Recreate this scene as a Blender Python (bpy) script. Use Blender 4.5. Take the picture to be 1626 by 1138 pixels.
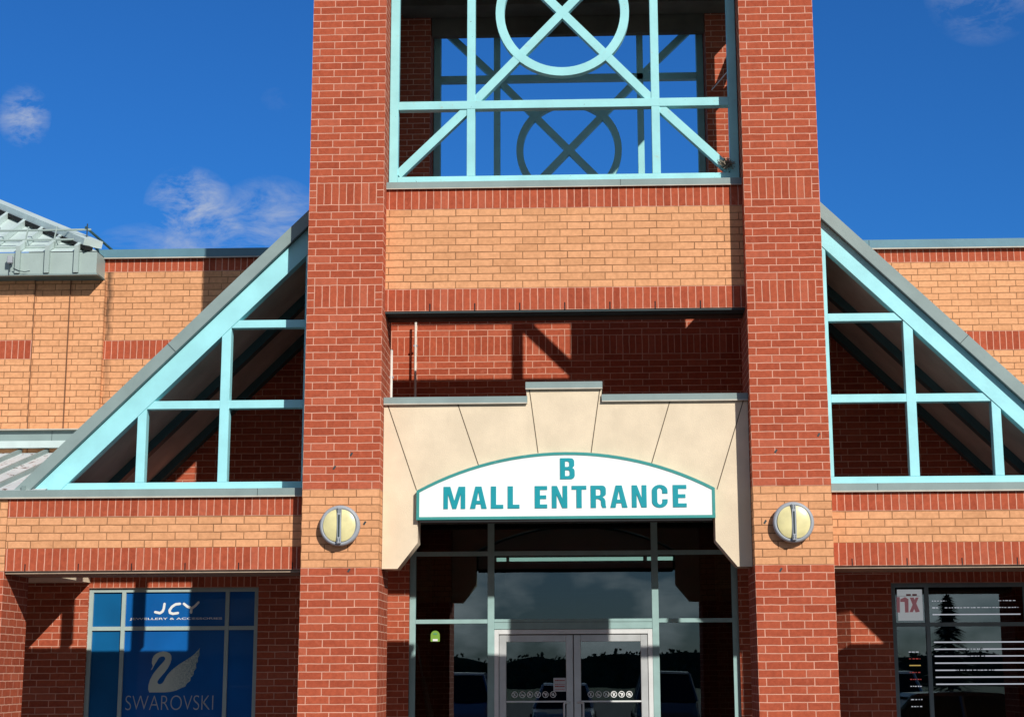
import bpy, bmesh, math, random
from mathutils import Vector, Matrix, noise as mnoise

for o in list(bpy.data.objects):
    bpy.data.objects.remove(o, do_unlink=True)
sc = bpy.context.scene
COL = sc.collection
R = math.radians
random.seed(7)

# ------------------------------------------------------------------ camera
cam = bpy.data.cameras.new('camera')
camo = bpy.data.objects.new('camera', cam)
COL.objects.link(camo)
sc.camera = camo
cam.sensor_fit = 'HORIZONTAL'
cam.sensor_width = 36.0
cam.lens = 36.0 * 2668.165 / 1626.0
cam.shift_x = -40.97 / 1626.0
cam.shift_y = -51.11 / 1626.0
cam.clip_start = 0.1
cam.clip_end = 3000.0
right = Vector((0.99943984, 0.03314541, -0.00462525))
up = Vector((0.01119983, -0.2010237, 0.97952235))
fwd = Vector((-0.03153688, 0.97902546, 0.20128232))
rot = Matrix((right, up, -fwd)).transposed().to_4x4()
camo.matrix_world = Matrix.Translation((0.261, -16.162, 1.6)) @ rot

# ------------------------------------------------------------------ sun + sky
SUN = Vector((0.582, -1.0, 0.632)).normalized()
sd = bpy.data.lights.new('sun', 'SUN')
sd.energy = 4.3
sd.angle = R(0.5)
sd.color = (1.0, 0.955, 0.87)
suno = bpy.data.objects.new('sun', sd)
COL.objects.link(suno)
suno.rotation_euler = (-SUN).to_track_quat('-Z', 'Y').to_euler()

world = bpy.data.worlds.new("World")
sc.world = world
world.use_nodes = True
wn = world.node_tree
wn.nodes.clear()
def N(nt, t, **k):
    n = nt.nodes.new(t)
    for a, b in k.items():
        setattr(n, a, b)
    return n
def build_world():
    L = wn.links.new
    out = N(wn, 'ShaderNodeOutputWorld')
    bg = N(wn, 'ShaderNodeBackground')
    bg.inputs[1].default_value = 0.1
    sky = N(wn, 'ShaderNodeTexSky', sky_type='NISHITA', sun_disc=False)
    sky.sun_elevation = R(28.6)
    sky.sun_rotation = R(149.8)
    sky.ozone_density = 4.0
    sky.dust_density = 0.4
    mul = N(wn, 'ShaderNodeMix', data_type='RGBA', blend_type='MULTIPLY')
    mul.inputs[0].default_value = 1.0
    L(sky.outputs[0], mul.inputs[6])
    tc = N(wn, 'ShaderNodeTexCoord')
    # deep blue away from the sun, paler and warmer on the sun's side
    dt = N(wn, 'ShaderNodeVectorMath', operation='DOT_PRODUCT')
    L(tc.outputs['Generated'], dt.inputs[0])
    dt.inputs[1].default_value = SUN
    mr = N(wn, 'ShaderNodeMapRange', clamp=True)
    L(dt.outputs['Value'], mr.inputs[0])
    mr.inputs[1].default_value = -0.25
    mr.inputs[2].default_value = 0.75
    tint = N(wn, 'ShaderNodeMix', data_type='RGBA')
    L(mr.outputs[0], tint.inputs[0])
    tint.inputs[6].default_value = (0.17, 0.58, 1.07, 1)
    tint.inputs[7].default_value = (0.30, 0.38, 0.50, 1)
    L(tint.outputs[2], mul.inputs[7])
    # wispy clouds: patches of noise round chosen directions
    nz = N(wn, 'ShaderNodeTexNoise')
    nz.inputs['Scale'].default_value = 27.0
    nz.inputs['Detail'].default_value = 9.0
    nz.inputs['Roughness'].default_value = 0.66
    nz.inputs['Distortion'].default_value = 0.4
    mp = N(wn, 'ShaderNodeMapping')
    mp.inputs['Scale'].default_value = (1, 1, 2.1)
    L(tc.outputs['Generated'], mp.inputs[0])
    L(mp.outputs[0], nz.inputs['Vector'])
    total = None
    def M(op, a, b=None, c=None, clamp=False):
        n = N(wn, 'ShaderNodeMath', operation=op, use_clamp=clamp)
        for i, v in enumerate((a, b, c)):
            if v is None: continue
            if isinstance(v, (int, float)): n.inputs[i].default_value = v
            else: L(v, n.inputs[i])
        return n.outputs[0]
    for d, rad, s, zs in [((-0.232, 0.936, 0.266), 0.027, 1.6, 1.15), ((-0.215, 0.942, 0.258), 0.03, 1.1, 1.6), ((-0.187, 0.947, 0.258), 0.034, 1.0, 1.2),
                      ((-0.225, 0.94, 0.245), 0.06, 0.7, 4.5), ((-0.319, 0.897, 0.309), 0.015, 1.3, 0.75), ((0.224, 0.900, 0.378), 0.034, 0.55, 1.0),
                      ((-0.181, 0.927, 0.327), 0.010, 0.16, 1.4)]:
        v = N(wn, 'ShaderNodeVectorMath', operation='SUBTRACT')
        L(tc.outputs['Generated'], v.inputs[0])
        v.inputs[1].default_value = d
        v2 = N(wn, 'ShaderNodeVectorMath', operation='MULTIPLY')
        L(v.outputs[0], v2.inputs[0])
        v2.inputs[1].default_value = (1, 1, zs)
        ln = N(wn, 'ShaderNodeVectorMath', operation='LENGTH')
        L(v2.outputs[0], ln.inputs[0])
        g = M('DIVIDE', ln.outputs['Value'], rad)
        g = M('SUBTRACT', 1.0, g, clamp=True)
        g = M('POWER', g, 0.7)
        g = M('MULTIPLY', g, s)
        total = g if total is None else M('MAXIMUM', total, g)
    # bigger banks of cloud over the car park side (seen only as reflections)
    sep = N(wn, 'ShaderNodeSeparateXYZ')
    L(tc.outputs['Generated'], sep.inputs[0])
    south = M('MULTIPLY', M('ADD', M('MULTIPLY', sep.outputs[1], -1.0), -0.25), 2.0, clamp=True)
    n2 = N(wn, 'ShaderNodeTexNoise')
    n2.inputs['Scale'].default_value = 19.0
    n2.inputs['Detail'].default_value = 8.0
    mp2 = N(wn, 'ShaderNodeMapping')
    mp2.inputs['Scale'].default_value = (1, 1, 2.0)
    L(tc.outputs['Generated'], mp2.inputs[0])
    L(mp2.outputs[0], n2.inputs['Vector'])
    bank = M('MULTIPLY', M('MULTIPLY', M('SUBTRACT', n2.outputs[0], 0.45), 4.0, clamp=True), south)
    m = M('MULTIPLY', M('MULTIPLY', M('SUBTRACT', nz.outputs[0], 0.42), 3.6, clamp=True), total)
    m = M('MULTIPLY', m, 0.88)
    mix = N(wn, 'ShaderNodeMix', data_type='RGBA')
    L(m, mix.inputs[0])
    L(mul.outputs[2], mix.inputs[6])
    mix.inputs[7].default_value = (4.6, 5.2, 6.4, 1)
    mix2 = N(wn, 'ShaderNodeMix', data_type='RGBA')
    L(M('MULTIPLY', bank, 0.85, clamp=True), mix2.inputs[0])
    L(mix.outputs[2], mix2.inputs[6])
    mix2.inputs[7].default_value = (11.0, 10.8, 10.6, 1)
    L(mix2.outputs[2], bg.inputs[0])
    L(bg.outputs[0], out.inputs[0])
build_world()
sc.view_settings.view_transform = 'Standard'
sc.view_settings.look = 'None'
sc.view_settings.exposure = 0.0
sc.view_settings.gamma = 1.0
sc.render.engine = 'CYCLES'
sc.cycles.max_bounces = 8
sc.cycles.transparent_max_bounces = 16

# ------------------------------------------------------------------ materials
def mat(name):
    m = bpy.data.materials.new(name)
    m.use_nodes = True
    nt = m.node_tree
    b = nt.nodes['Principled BSDF']
    return m, nt, b
def mathn(nt, op, a, b=None, clamp=False):
    n = N(nt, 'ShaderNodeMath', operation=op, use_clamp=clamp)
    for i, v in enumerate((a, b)):
        if v is None: continue
        if isinstance(v, (int, float)): n.inputs[i].default_value = v
        else: nt.links.new(v, n.inputs[i])
    return n.outputs[0]
def noise_tex(nt, vec, scale, detail=4.0, rough=0.55):
    n = N(nt, 'ShaderNodeTexNoise')
    n.inputs['Scale'].default_value = scale
    n.inputs['Detail'].default_value = detail
    n.inputs['Roughness'].default_value = rough
    if vec is not None: nt.links.new(vec, n.inputs['Vector'])
    return n.outputs[0]
def mixc(nt, f, a, b, blend='MIX'):
    n = N(nt, 'ShaderNodeMix', data_type='RGBA', blend_type=blend)
    for s, v in ((0, f), (6, a), (7, b)):
        if isinstance(v, (int, float)): n.inputs[s].default_value = v
        elif isinstance(v, tuple): n.inputs[s].default_value = v + ((1,) if len(v) == 3 else ())
        else: nt.links.new(v, n.inputs[s])
    return n.outputs[2]
def simple(name, c, rough=0.6, metal=0.0, var=0.12, scale=6.0, spec=0.4, bump=0.0, bscale=60.0):
    m, nt, b = mat(name)
    tc = N(nt, 'ShaderNodeTexCoord')
    geo = N(nt, 'ShaderNodeNewGeometry')
    f = noise_tex(nt, geo.outputs['Position'], scale, 5.0)
    f = mathn(nt, 'MULTIPLY', mathn(nt, 'SUBTRACT', f, 0.35), 3.0, clamp=True)
    dark = tuple(x * (1 - var) for x in c)
    lite = tuple(min(1, x * (1 + var)) for x in c)
    nt.links.new(mixc(nt, f, dark, lite), b.inputs['Base Color'])
    b.inputs['Roughness'].default_value = rough
    b.inputs['Metallic'].default_value = metal
    b.inputs['Specular IOR Level'].default_value = spec
    if bump:
        bp = N(nt, 'ShaderNodeBump')
        bp.inputs['Strength'].default_value = bump
        bp.inputs['Distance'].default_value = 0.01
        nt.links.new(noise_tex(nt, geo.outputs['Position'], bscale, 6.0), bp.inputs['Height'])
        nt.links.new(bp.outputs[0], b.inputs['Normal'])
    return m

def brick(name, c1, c2, mortar, w=0.225, h=0.075, off=1 / 3, ms=0.0055, mdark=0.0, stain=False, soft=0.25):
    m, nt, b = mat(name)
    L = nt.links.new
    uv = N(nt, 'ShaderNodeUVMap', uv_map='UVMap')
    geo = N(nt, 'ShaderNodeNewGeometry')
    pos = geo.outputs['Position']
    # slightly uneven laying
    nv = N(nt, 'ShaderNodeTexNoise')
    nv.inputs['Scale'].default_value = 9.0
    nv.inputs['Detail'].default_value = 3.0
    L(pos, nv.inputs['Vector'])
    sub = N(nt, 'ShaderNodeVectorMath', operation='SUBTRACT')
    L(nv.outputs['Color'], sub.inputs[0])
    sub.inputs[1].default_value = (0.5, 0.5, 0.5)
    scl = N(nt, 'ShaderNodeVectorMath', operation='SCALE')
    L(sub.outputs[0], scl.inputs[0])
    scl.inputs['Scale'].default_value = 0.010
    add = N(nt, 'ShaderNodeVectorMath', operation='ADD')
    L(uv.outputs[0], add.inputs[0])
    L(scl.outputs[0], add.inputs[1])
    bt = N(nt, 'ShaderNodeTexBrick', offset=off, offset_frequency=2, squash=1.0, squash_frequency=2)
    L(add.outputs[0], bt.inputs['Vector'])
    bt.inputs['Color1'].default_value = (0, 0, 0, 1)
    bt.inputs['Color2'].default_value = (1, 1, 1, 1)
    bt.inputs['Mortar'].default_value = (0.5, 0.5, 0.5, 1)
    bt.inputs['Scale'].default_value = 1.0
    bt.inputs['Mortar Size'].default_value = ms
    bt.inputs['Mortar Smooth'].default_value = soft
    bt.inputs['Bias'].default_value = 0.0
    bt.inputs['Brick Width'].default_value = w
    bt.inputs['Row Height'].default_value = h
    bw = N(nt, 'ShaderNodeRGBToBW')
    L(bt.outputs['Color'], bw.inputs[0])
    rnd = bw.outputs[0]
    base = mixc(nt, rnd, c1, c2)
    # blotches inside bricks, large areas of weathering, pale bloom
    f1 = mathn(nt, 'MULTIPLY', mathn(nt, 'SUBTRACT', noise_tex(nt, pos, 22.0, 6.0, 0.65), 0.33), 3.0, clamp=True)
    base = mixc(nt, 0.30, base, mixc(nt, f1, tuple(x * 0.62 for x in c1), tuple(min(1, x * 1.3) for x in c2)))
    f2 = mathn(nt, 'MULTIPLY', mathn(nt, 'SUBTRACT', noise_tex(nt, pos, 1.3, 4.0), 0.4), 2.6, clamp=True)
    base = mixc(nt, mathn(nt, 'MULTIPLY', f2, 0.16), base, tuple(x * 0.66 for x in c1))
    f3 = mathn(nt, 'MULTIPLY', mathn(nt, 'SUBTRACT', noise_tex(nt, pos, 5.5, 8.0, 0.7), 0.60), 5.0, clamp=True)
    odd = mathn(nt, 'GREATER_THAN', rnd, 0.86)
    f3 = mathn(nt, 'MAXIMUM', mathn(nt, 'MULTIPLY', f3, 0.20), mathn(nt, 'MULTIPLY', odd, 0.05))
    base = mixc(nt, f3, base, mortar)
    mp = N(nt, 'ShaderNodeMapping')
    mp.inputs['Scale'].default_value = (1, 1, 0.10)
    L(pos, mp.inputs[0])
    sk = mathn(nt, 'MULTIPLY', mathn(nt, 'SUBTRACT', noise_tex(nt, mp.outputs[0], 6.0, 6.0, 0.6), 0.52), 3.2, clamp=True)
    base = mixc(nt, mathn(nt, 'MULTIPLY', sk, 0.20), base, tuple(x * 0.55 for x in c1))
    dk = mathn(nt, 'LESS_THAN', rnd, 0.10)
    base = mixc(nt, mathn(nt, 'MULTIPLY', dk, 0.09), base, tuple(x * 0.45 for x in c1))
    mfac = bt.outputs['Fac']
    mv = mathn(nt, 'MULTIPLY', mathn(nt, 'SUBTRACT', noise_tex(nt, pos, 7.0, 5.0), 0.3), 2.2, clamp=True)
    mort = mixc(nt, mv, tuple(x * 0.70 for x in mortar), mortar)
    if mdark:
        mort = mixc(nt, mathn(nt, 'MULTIPLY', mathn(nt, 'SUBTRACT', noise_tex(nt, pos, 3.0, 3.0), 0.42), 3.5, clamp=True), mort, tuple(x * mdark for x in mortar))
    colr = mixc(nt, mfac, base, mort)
    if stain:
        sp = N(nt, 'ShaderNodeSeparateXYZ')
        L(pos, sp.inputs[0])
        wob = mathn(nt, 'MULTIPLY', mathn(nt, 'SUBTRACT', noise_tex(nt, pos, 6.0, 4.0), 0.5), 0.10)
        for sx, wd, st, zb in ((-5.425, 0.06, 0.85, 4.2), (-5.30, 0.10, 0.22, 5.3), (-5.10, 0.03, 0.10, 5.8)):
            dx = mathn(nt, 'ABSOLUTE', mathn(nt, 'SUBTRACT', mathn(nt, 'ADD', sp.outputs[0], wob), sx))
            g = mathn(nt, 'SUBTRACT', 1.0, mathn(nt, 'DIVIDE', dx, wd), clamp=True)
            up_ = mathn(nt, 'MULTIPLY', mathn(nt, 'SUBTRACT', sp.outputs[2], zb), 0.6, clamp=True)
            g = mathn(nt, 'MULTIPLY', mathn(nt, 'MULTIPLY', g, up_), st, clamp=True)
            colr = mixc(nt, g, colr, (0.05, 0.035, 0.025))
    L(colr, b.inputs['Base Color'])
    b.inputs['Roughness'].default_value = 0.88
    b.inputs['Specular IOR Level'].default_value = 0.2
    hgt = mathn(nt, 'ADD', mathn(nt, 'MULTIPLY', mfac, -1.0), mathn(nt, 'MULTIPLY', noise_tex(nt, pos, 70.0, 5.0), 0.35))
    bp = N(nt, 'ShaderNodeBump')
    bp.inputs['Strength'].default_value = 0.7
    bp.inputs['Distance'].default_value = 0.006
    L(hgt, bp.inputs['Height'])
    L(bp.outputs[0], b.inputs['Normal'])
    return m

RED1, RED2, RMORT = (0.355, 0.068, 0.032), (0.48, 0.106, 0.050), (0.83, 0.42, 0.30)
BUF1, BUF2, BMORT = (0.69, 0.325, 0.155), (0.81, 0.398, 0.202), (0.48, 0.225, 0.105)  # buff mortar darkened to hold the shadow of its raked joints
M_RED = brick('red_brick', RED1, RED2, RMORT)
M_STACK = brick('red_brick_stacked', RED1, RED2, RMORT, w=0.075, h=0.075, off=0)
M_SOLD = brick('red_soldier_brick', RED1, RED2, RMORT, w=0.075, h=0.225, off=0)
M_BUF = brick('buff_brick', BUF1, BUF2, BMORT, mdark=0.5, stain=True, ms=0.0055)
BRICKS = [M_RED, M_STACK, M_SOLD, M_BUF]

def painted(name, c, spots=(0.42, 0.36, 0.22), amt=0.5, rough=0.45):
    m, nt, b = mat(name)
    geo = N(nt, 'ShaderNodeNewGeometry')
    pos = geo.outputs['Position']
    f = mathn(nt, 'MULTIPLY', mathn(nt, 'SUBTRACT', noise_tex(nt, pos, 3.0, 5.0), 0.35), 2.8, clamp=True)
    base = mixc(nt, f, tuple(x * 0.90 for x in c), tuple(min(1, x * 1.06) for x in c))
    d = mathn(nt, 'MULTIPLY', mathn(nt, 'SUBTRACT', noise_tex(nt, pos, 14.0, 9.0, 0.75), 0.60), 7.0, clamp=True)
    base = mixc(nt, mathn(nt, 'MULTIPLY', d, amt), base, spots)
    d2 = mathn(nt, 'GREATER_THAN', noise_tex(nt, pos, 34.0, 3.0, 0.6), 0.735)
    base = mixc(nt, mathn(nt, 'MULTIPLY', d2, amt), base, (0.10, 0.05, 0.03))
    nt.links.new(base, b.inputs['Base Color'])
    b.inputs['Roughness'].default_value = rough
    b.inputs['Specular IOR Level'].default_value = 0.35
    bp = N(nt, 'ShaderNodeBump')
    bp.inputs['Strength'].default_value = 0.25
    bp.inputs['Distance'].default_value = 0.004
    nt.links.new(noise_tex(nt, pos, 25.0, 4.0), bp.inputs['Height'])
    nt.links.new(bp.outputs[0], b.inputs['Normal'])
    return m
M_CYAN = painted('weathered_turquoise_paint', (0.35, 0.735, 0.76), amt=0.62)
M_CYAN2 = painted('turquoise_gable_paint', (0.36, 0.78, 0.84), amt=0.15)
M_COP = painted('grey_green_flashing', (0.255, 0.335, 0.33), spots=(0.33, 0.40, 0.38), amt=0.3, rough=0.5)
M_COPB = painted('blue_grey_parapet_metal', (0.115, 0.245, 0.31), spots=(0.25, 0.33, 0.33), amt=0.3, rough=0.5)
M_COPLIP = simple('pale_drip_edge', (0.55, 0.50, 0.42), 0.6)
def stucco(name, c):
    m, nt, b = mat(name)
    geo = N(nt, 'ShaderNodeNewGeometry')
    pos = geo.outputs['Position']
    mp = N(nt, 'ShaderNodeMapping')
    mp.inputs['Scale'].default_value = (1, 1, 0.14)
    nt.links.new(pos, mp.inputs[0])
    f = mathn(nt, 'MULTIPLY', mathn(nt, 'SUBTRACT', noise_tex(nt, pos, 3.2, 6.0, 0.6), 0.38), 2.8, clamp=True)
    base = mixc(nt, f, tuple(x * 0.90 for x in c), tuple(min(1, x * 1.05) for x in c))
    st = mathn(nt, 'MULTIPLY', mathn(nt, 'SUBTRACT', noise_tex(nt, mp.outputs[0], 9.0, 5.0, 0.6), 0.54), 4.0, clamp=True)
    sp = N(nt, 'ShaderNodeSeparateXYZ')
    nt.links.new(pos, sp.inputs[0])
    hi = mathn(nt, 'MULTIPLY', mathn(nt, 'SUBTRACT', sp.outputs[2], 3.5), 1.2, clamp=True)
    st = mathn(nt, 'MULTIPLY', st, mathn(nt, 'MULTIPLY', hi, 0.26))
    base = mixc(nt, st, base, (0.42, 0.34, 0.24))
    gr = mathn(nt, 'MULTIPLY', mathn(nt, 'SUBTRACT', noise_tex(nt, pos, 150.0, 3.0), 0.5), 0.5)
    hs = N(nt, 'ShaderNodeHueSaturation')
    nt.links.new(base, hs.inputs['Color'])
    nt.links.new(mathn(nt, 'ADD', gr, 1.0), hs.inputs['Value'])
    nt.links.new(hs.outputs[0], b.inputs['Base Color'])
    b.inputs['Roughness'].default_value = 0.92
    b.inputs['Specular IOR Level'].default_value = 0.15
    bp = N(nt, 'ShaderNodeBump')
    bp.inputs['Strength'].default_value = 0.45
    bp.inputs['Distance'].default_value = 0.006
    nt.links.new(noise_tex(nt, pos, 90.0, 6.0, 0.7), bp.inputs['Height'])
    nt.links.new(bp.outputs[0], b.inputs['Normal'])
    return m
M_STUC = stucco('cream_stucco', (0.82, 0.685, 0.505))
M_JOINT = simple('stucco_joint', (0.12, 0.09, 0.06), 0.9)
M_SOFFIT = simple('tan_soffit_board', (0.52, 0.48, 0.43), 0.8, var=0.18, scale=2.0)
M_TAN = simple('tan_beam_lining', (0.34, 0.26, 0.19), 0.8, var=0.15)
M_WHITE = simple('sign_white', (0.88, 0.92, 0.90), 0.35, var=0.02)
M_TEAL = simple('sign_teal', (0.006, 0.31, 0.37), 0.4, var=0.04)
M_SFRAME = painted('sign_frame_teal', (0.045, 0.30, 0.28), spots=(0.35, 0.6, 0.55), amt=0.5)
M_ALU = simple('aluminium', (0.60, 0.62, 0.62), 0.35, metal=0.35, var=0.08)
M_ALU2 = simple('clear_anodised_aluminium', (0.80, 0.82, 0.82), 0.4, metal=0.2, var=0.05)
M_FRAME = simple('pale_green_window_frame', (0.42, 0.56, 0.54), 0.4, var=0.08)
M_LFRAME = simple('silver_window_frame', (0.40, 0.50, 0.48), 0.4, var=0.06)
M_RFRAME = simple('slate_window_frame', (0.20, 0.27, 0.28), 0.45, var=0.08)
M_LENS = simple('cream_lens', (0.78, 0.70, 0.36), 0.3, var=0.10, scale=9, spec=0.5)
M_LRING = simple('lamp_grey', (0.36, 0.39, 0.43), 0.45, var=0.08)
M_DARK = simple('dark_metal', (0.03, 0.05, 0.055), 0.6)
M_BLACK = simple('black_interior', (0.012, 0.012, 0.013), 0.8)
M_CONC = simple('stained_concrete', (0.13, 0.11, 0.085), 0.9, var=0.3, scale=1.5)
M_ROOFW = painted('pale_roof_metal', (0.58, 0.70, 0.69), spots=(0.20, 0.22, 0.20), amt=0.3, rough=0.5)
M_ROOFPEEL = painted('peeling_white_roof_metal', (0.66, 0.70, 0.72), spots=(0.30, 0.20, 0.17), amt=0.9, rough=0.6)
def add_flakes(m):
    nt = m.node_tree; b = nt.nodes['Principled BSDF']
    src = b.inputs['Base Color'].links[0].from_socket
    geo = N(nt, 'ShaderNodeNewGeometry')
    mp = N(nt, 'ShaderNodeMapping')
    mp.inputs['Scale'].default_value = (1, 0.45, 1)
    nt.links.new(geo.outputs['Position'], mp.inputs[0])
    f = mathn(nt, 'GREATER_THAN', noise_tex(nt, mp.outputs[0], 16.0, 5.0, 0.6), 0.60)
    g = mathn(nt, 'GREATER_THAN', noise_tex(nt, mp.outputs[0], 16.0, 5.0, 0.6), 0.635)
    c = mixc(nt, f, src, (0.50, 0.36, 0.34))
    nt.links.new(mixc(nt, g, c, (0.10, 0.10, 0.10)), b.inputs['Base Color'])
add_flakes(M_ROOFPEEL)
M_FASCIA = painted('grey_green_fascia_panel', (0.36, 0.45, 0.43), spots=(0.26, 0.30, 0.25), amt=0.35)
M_RAFT = painted('dark_teal_steel', (0.05, 0.11, 0.12), amt=0.2)
M_PIPE = simple('white_conduit_paint', (0.75, 0.72, 0.66), 0.5)
M_CAP = simple('slate_roof_membrane', (0.2, 0.2, 0.2), 0.9)
M_TWIG = simple('dry_twigs', (0.30, 0.25, 0.19), 0.9, var=0.6, scale=40)
M_PRINT = simple('white_vinyl', (0.80, 0.82, 0.82), 0.5, var=0.02)
M_GREY = simple('grey_vinyl', (0.44, 0.48, 0.50), 0.5, var=0.1, scale=30)
M_PINK = simple('faded_red_vinyl', (0.50, 0.17, 0.20), 0.5, var=0.05)
M_REDV = simple('red_vinyl', (0.45, 0.03, 0.02), 0.5)
M_YEL = simple('yellow_vinyl', (0.75, 0.50, 0.10), 0.5)
M_LIME = simple('lime_vinyl', (0.20, 0.38, 0.05), 0.5, var=0.05)
M_POST = simple('poster_white', (0.62, 0.66, 0.68), 0.5, var=0.04)

def blue_film(name, c):
    m, nt, b = mat(name)
    geo = N(nt, 'ShaderNodeNewGeometry')
    f = mathn(nt, 'MULTIPLY', mathn(nt, 'SUBTRACT', noise_tex(nt, geo.outputs['Position'], 1.6, 2.0), 0.35), 2.5, clamp=True)
    nt.links.new(mixc(nt, f, tuple(x * 0.85 for x in c), tuple(x * 1.15 for x in c)), b.inputs['Base Color'])
    b.inputs['Roughness'].default_value = 0.6
    b.inputs['Specular IOR Level'].default_value = 0.15
    b.inputs['Coat Weight'].default_value = 1.0
    b.inputs['Coat Roughness'].default_value = 0.0
    b.inputs['Coat IOR'].default_value = 1.16
    return m
M_BLUE = blue_film('blue_window_film', (0.001, 0.112, 0.40))
M_BLUE2 = blue_film('teal_blue_window_film', (0.002, 0.11, 0.29))

def glass(name, tint, boost):
    m, nt, b = mat(name)
    nt.nodes.remove(b)
    out = nt.nodes['Material Output']
    tr = N(nt, 'ShaderNodeBsdfTransparent')
    tr.inputs[0].default_value = tint + (1,)
    gl = N(nt, 'ShaderNodeBsdfGlossy')
    gl.inputs['Roughness'].default_value = 0.0
    gl.inputs['Color'].default_value = (0.74, 0.90, 1.0, 1)
    geo = N(nt, 'ShaderNodeNewGeometry')
    bp = N(nt, 'ShaderNodeBump')
    bp.inputs['Strength'].default_value = 0.03
    bp.inputs['Distance'].default_value = 0.01
    nt.links.new(noise_tex(nt, geo.outputs['Position'], 1.8, 1.0), bp.inputs['Height'])
    nt.links.new(bp.outputs[0], gl.inputs['Normal'])
    fr = N(nt, 'ShaderNodeFresnel')
    fr.inputs['IOR'].default_value = 1.5
    f = mathn(nt, 'MULTIPLY', fr.outputs[0], boost, clamp=True)
    mx = N(nt, 'ShaderNodeMixShader')
    nt.links.new(f, mx.inputs[0])
    nt.links.new(tr.outputs[0], mx.inputs[1])
    nt.links.new(gl.outputs[0], mx.inputs[2])
    nt.links.new(mx.outputs[0], out.inputs[0])
    return m
M_GLASS = glass('storefront_glass', (0.42, 0.50, 0.48), 2.9)
M_GLASS2 = glass('spandrel_glass', (0.5, 0.55, 0.52), 2.0)

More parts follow.
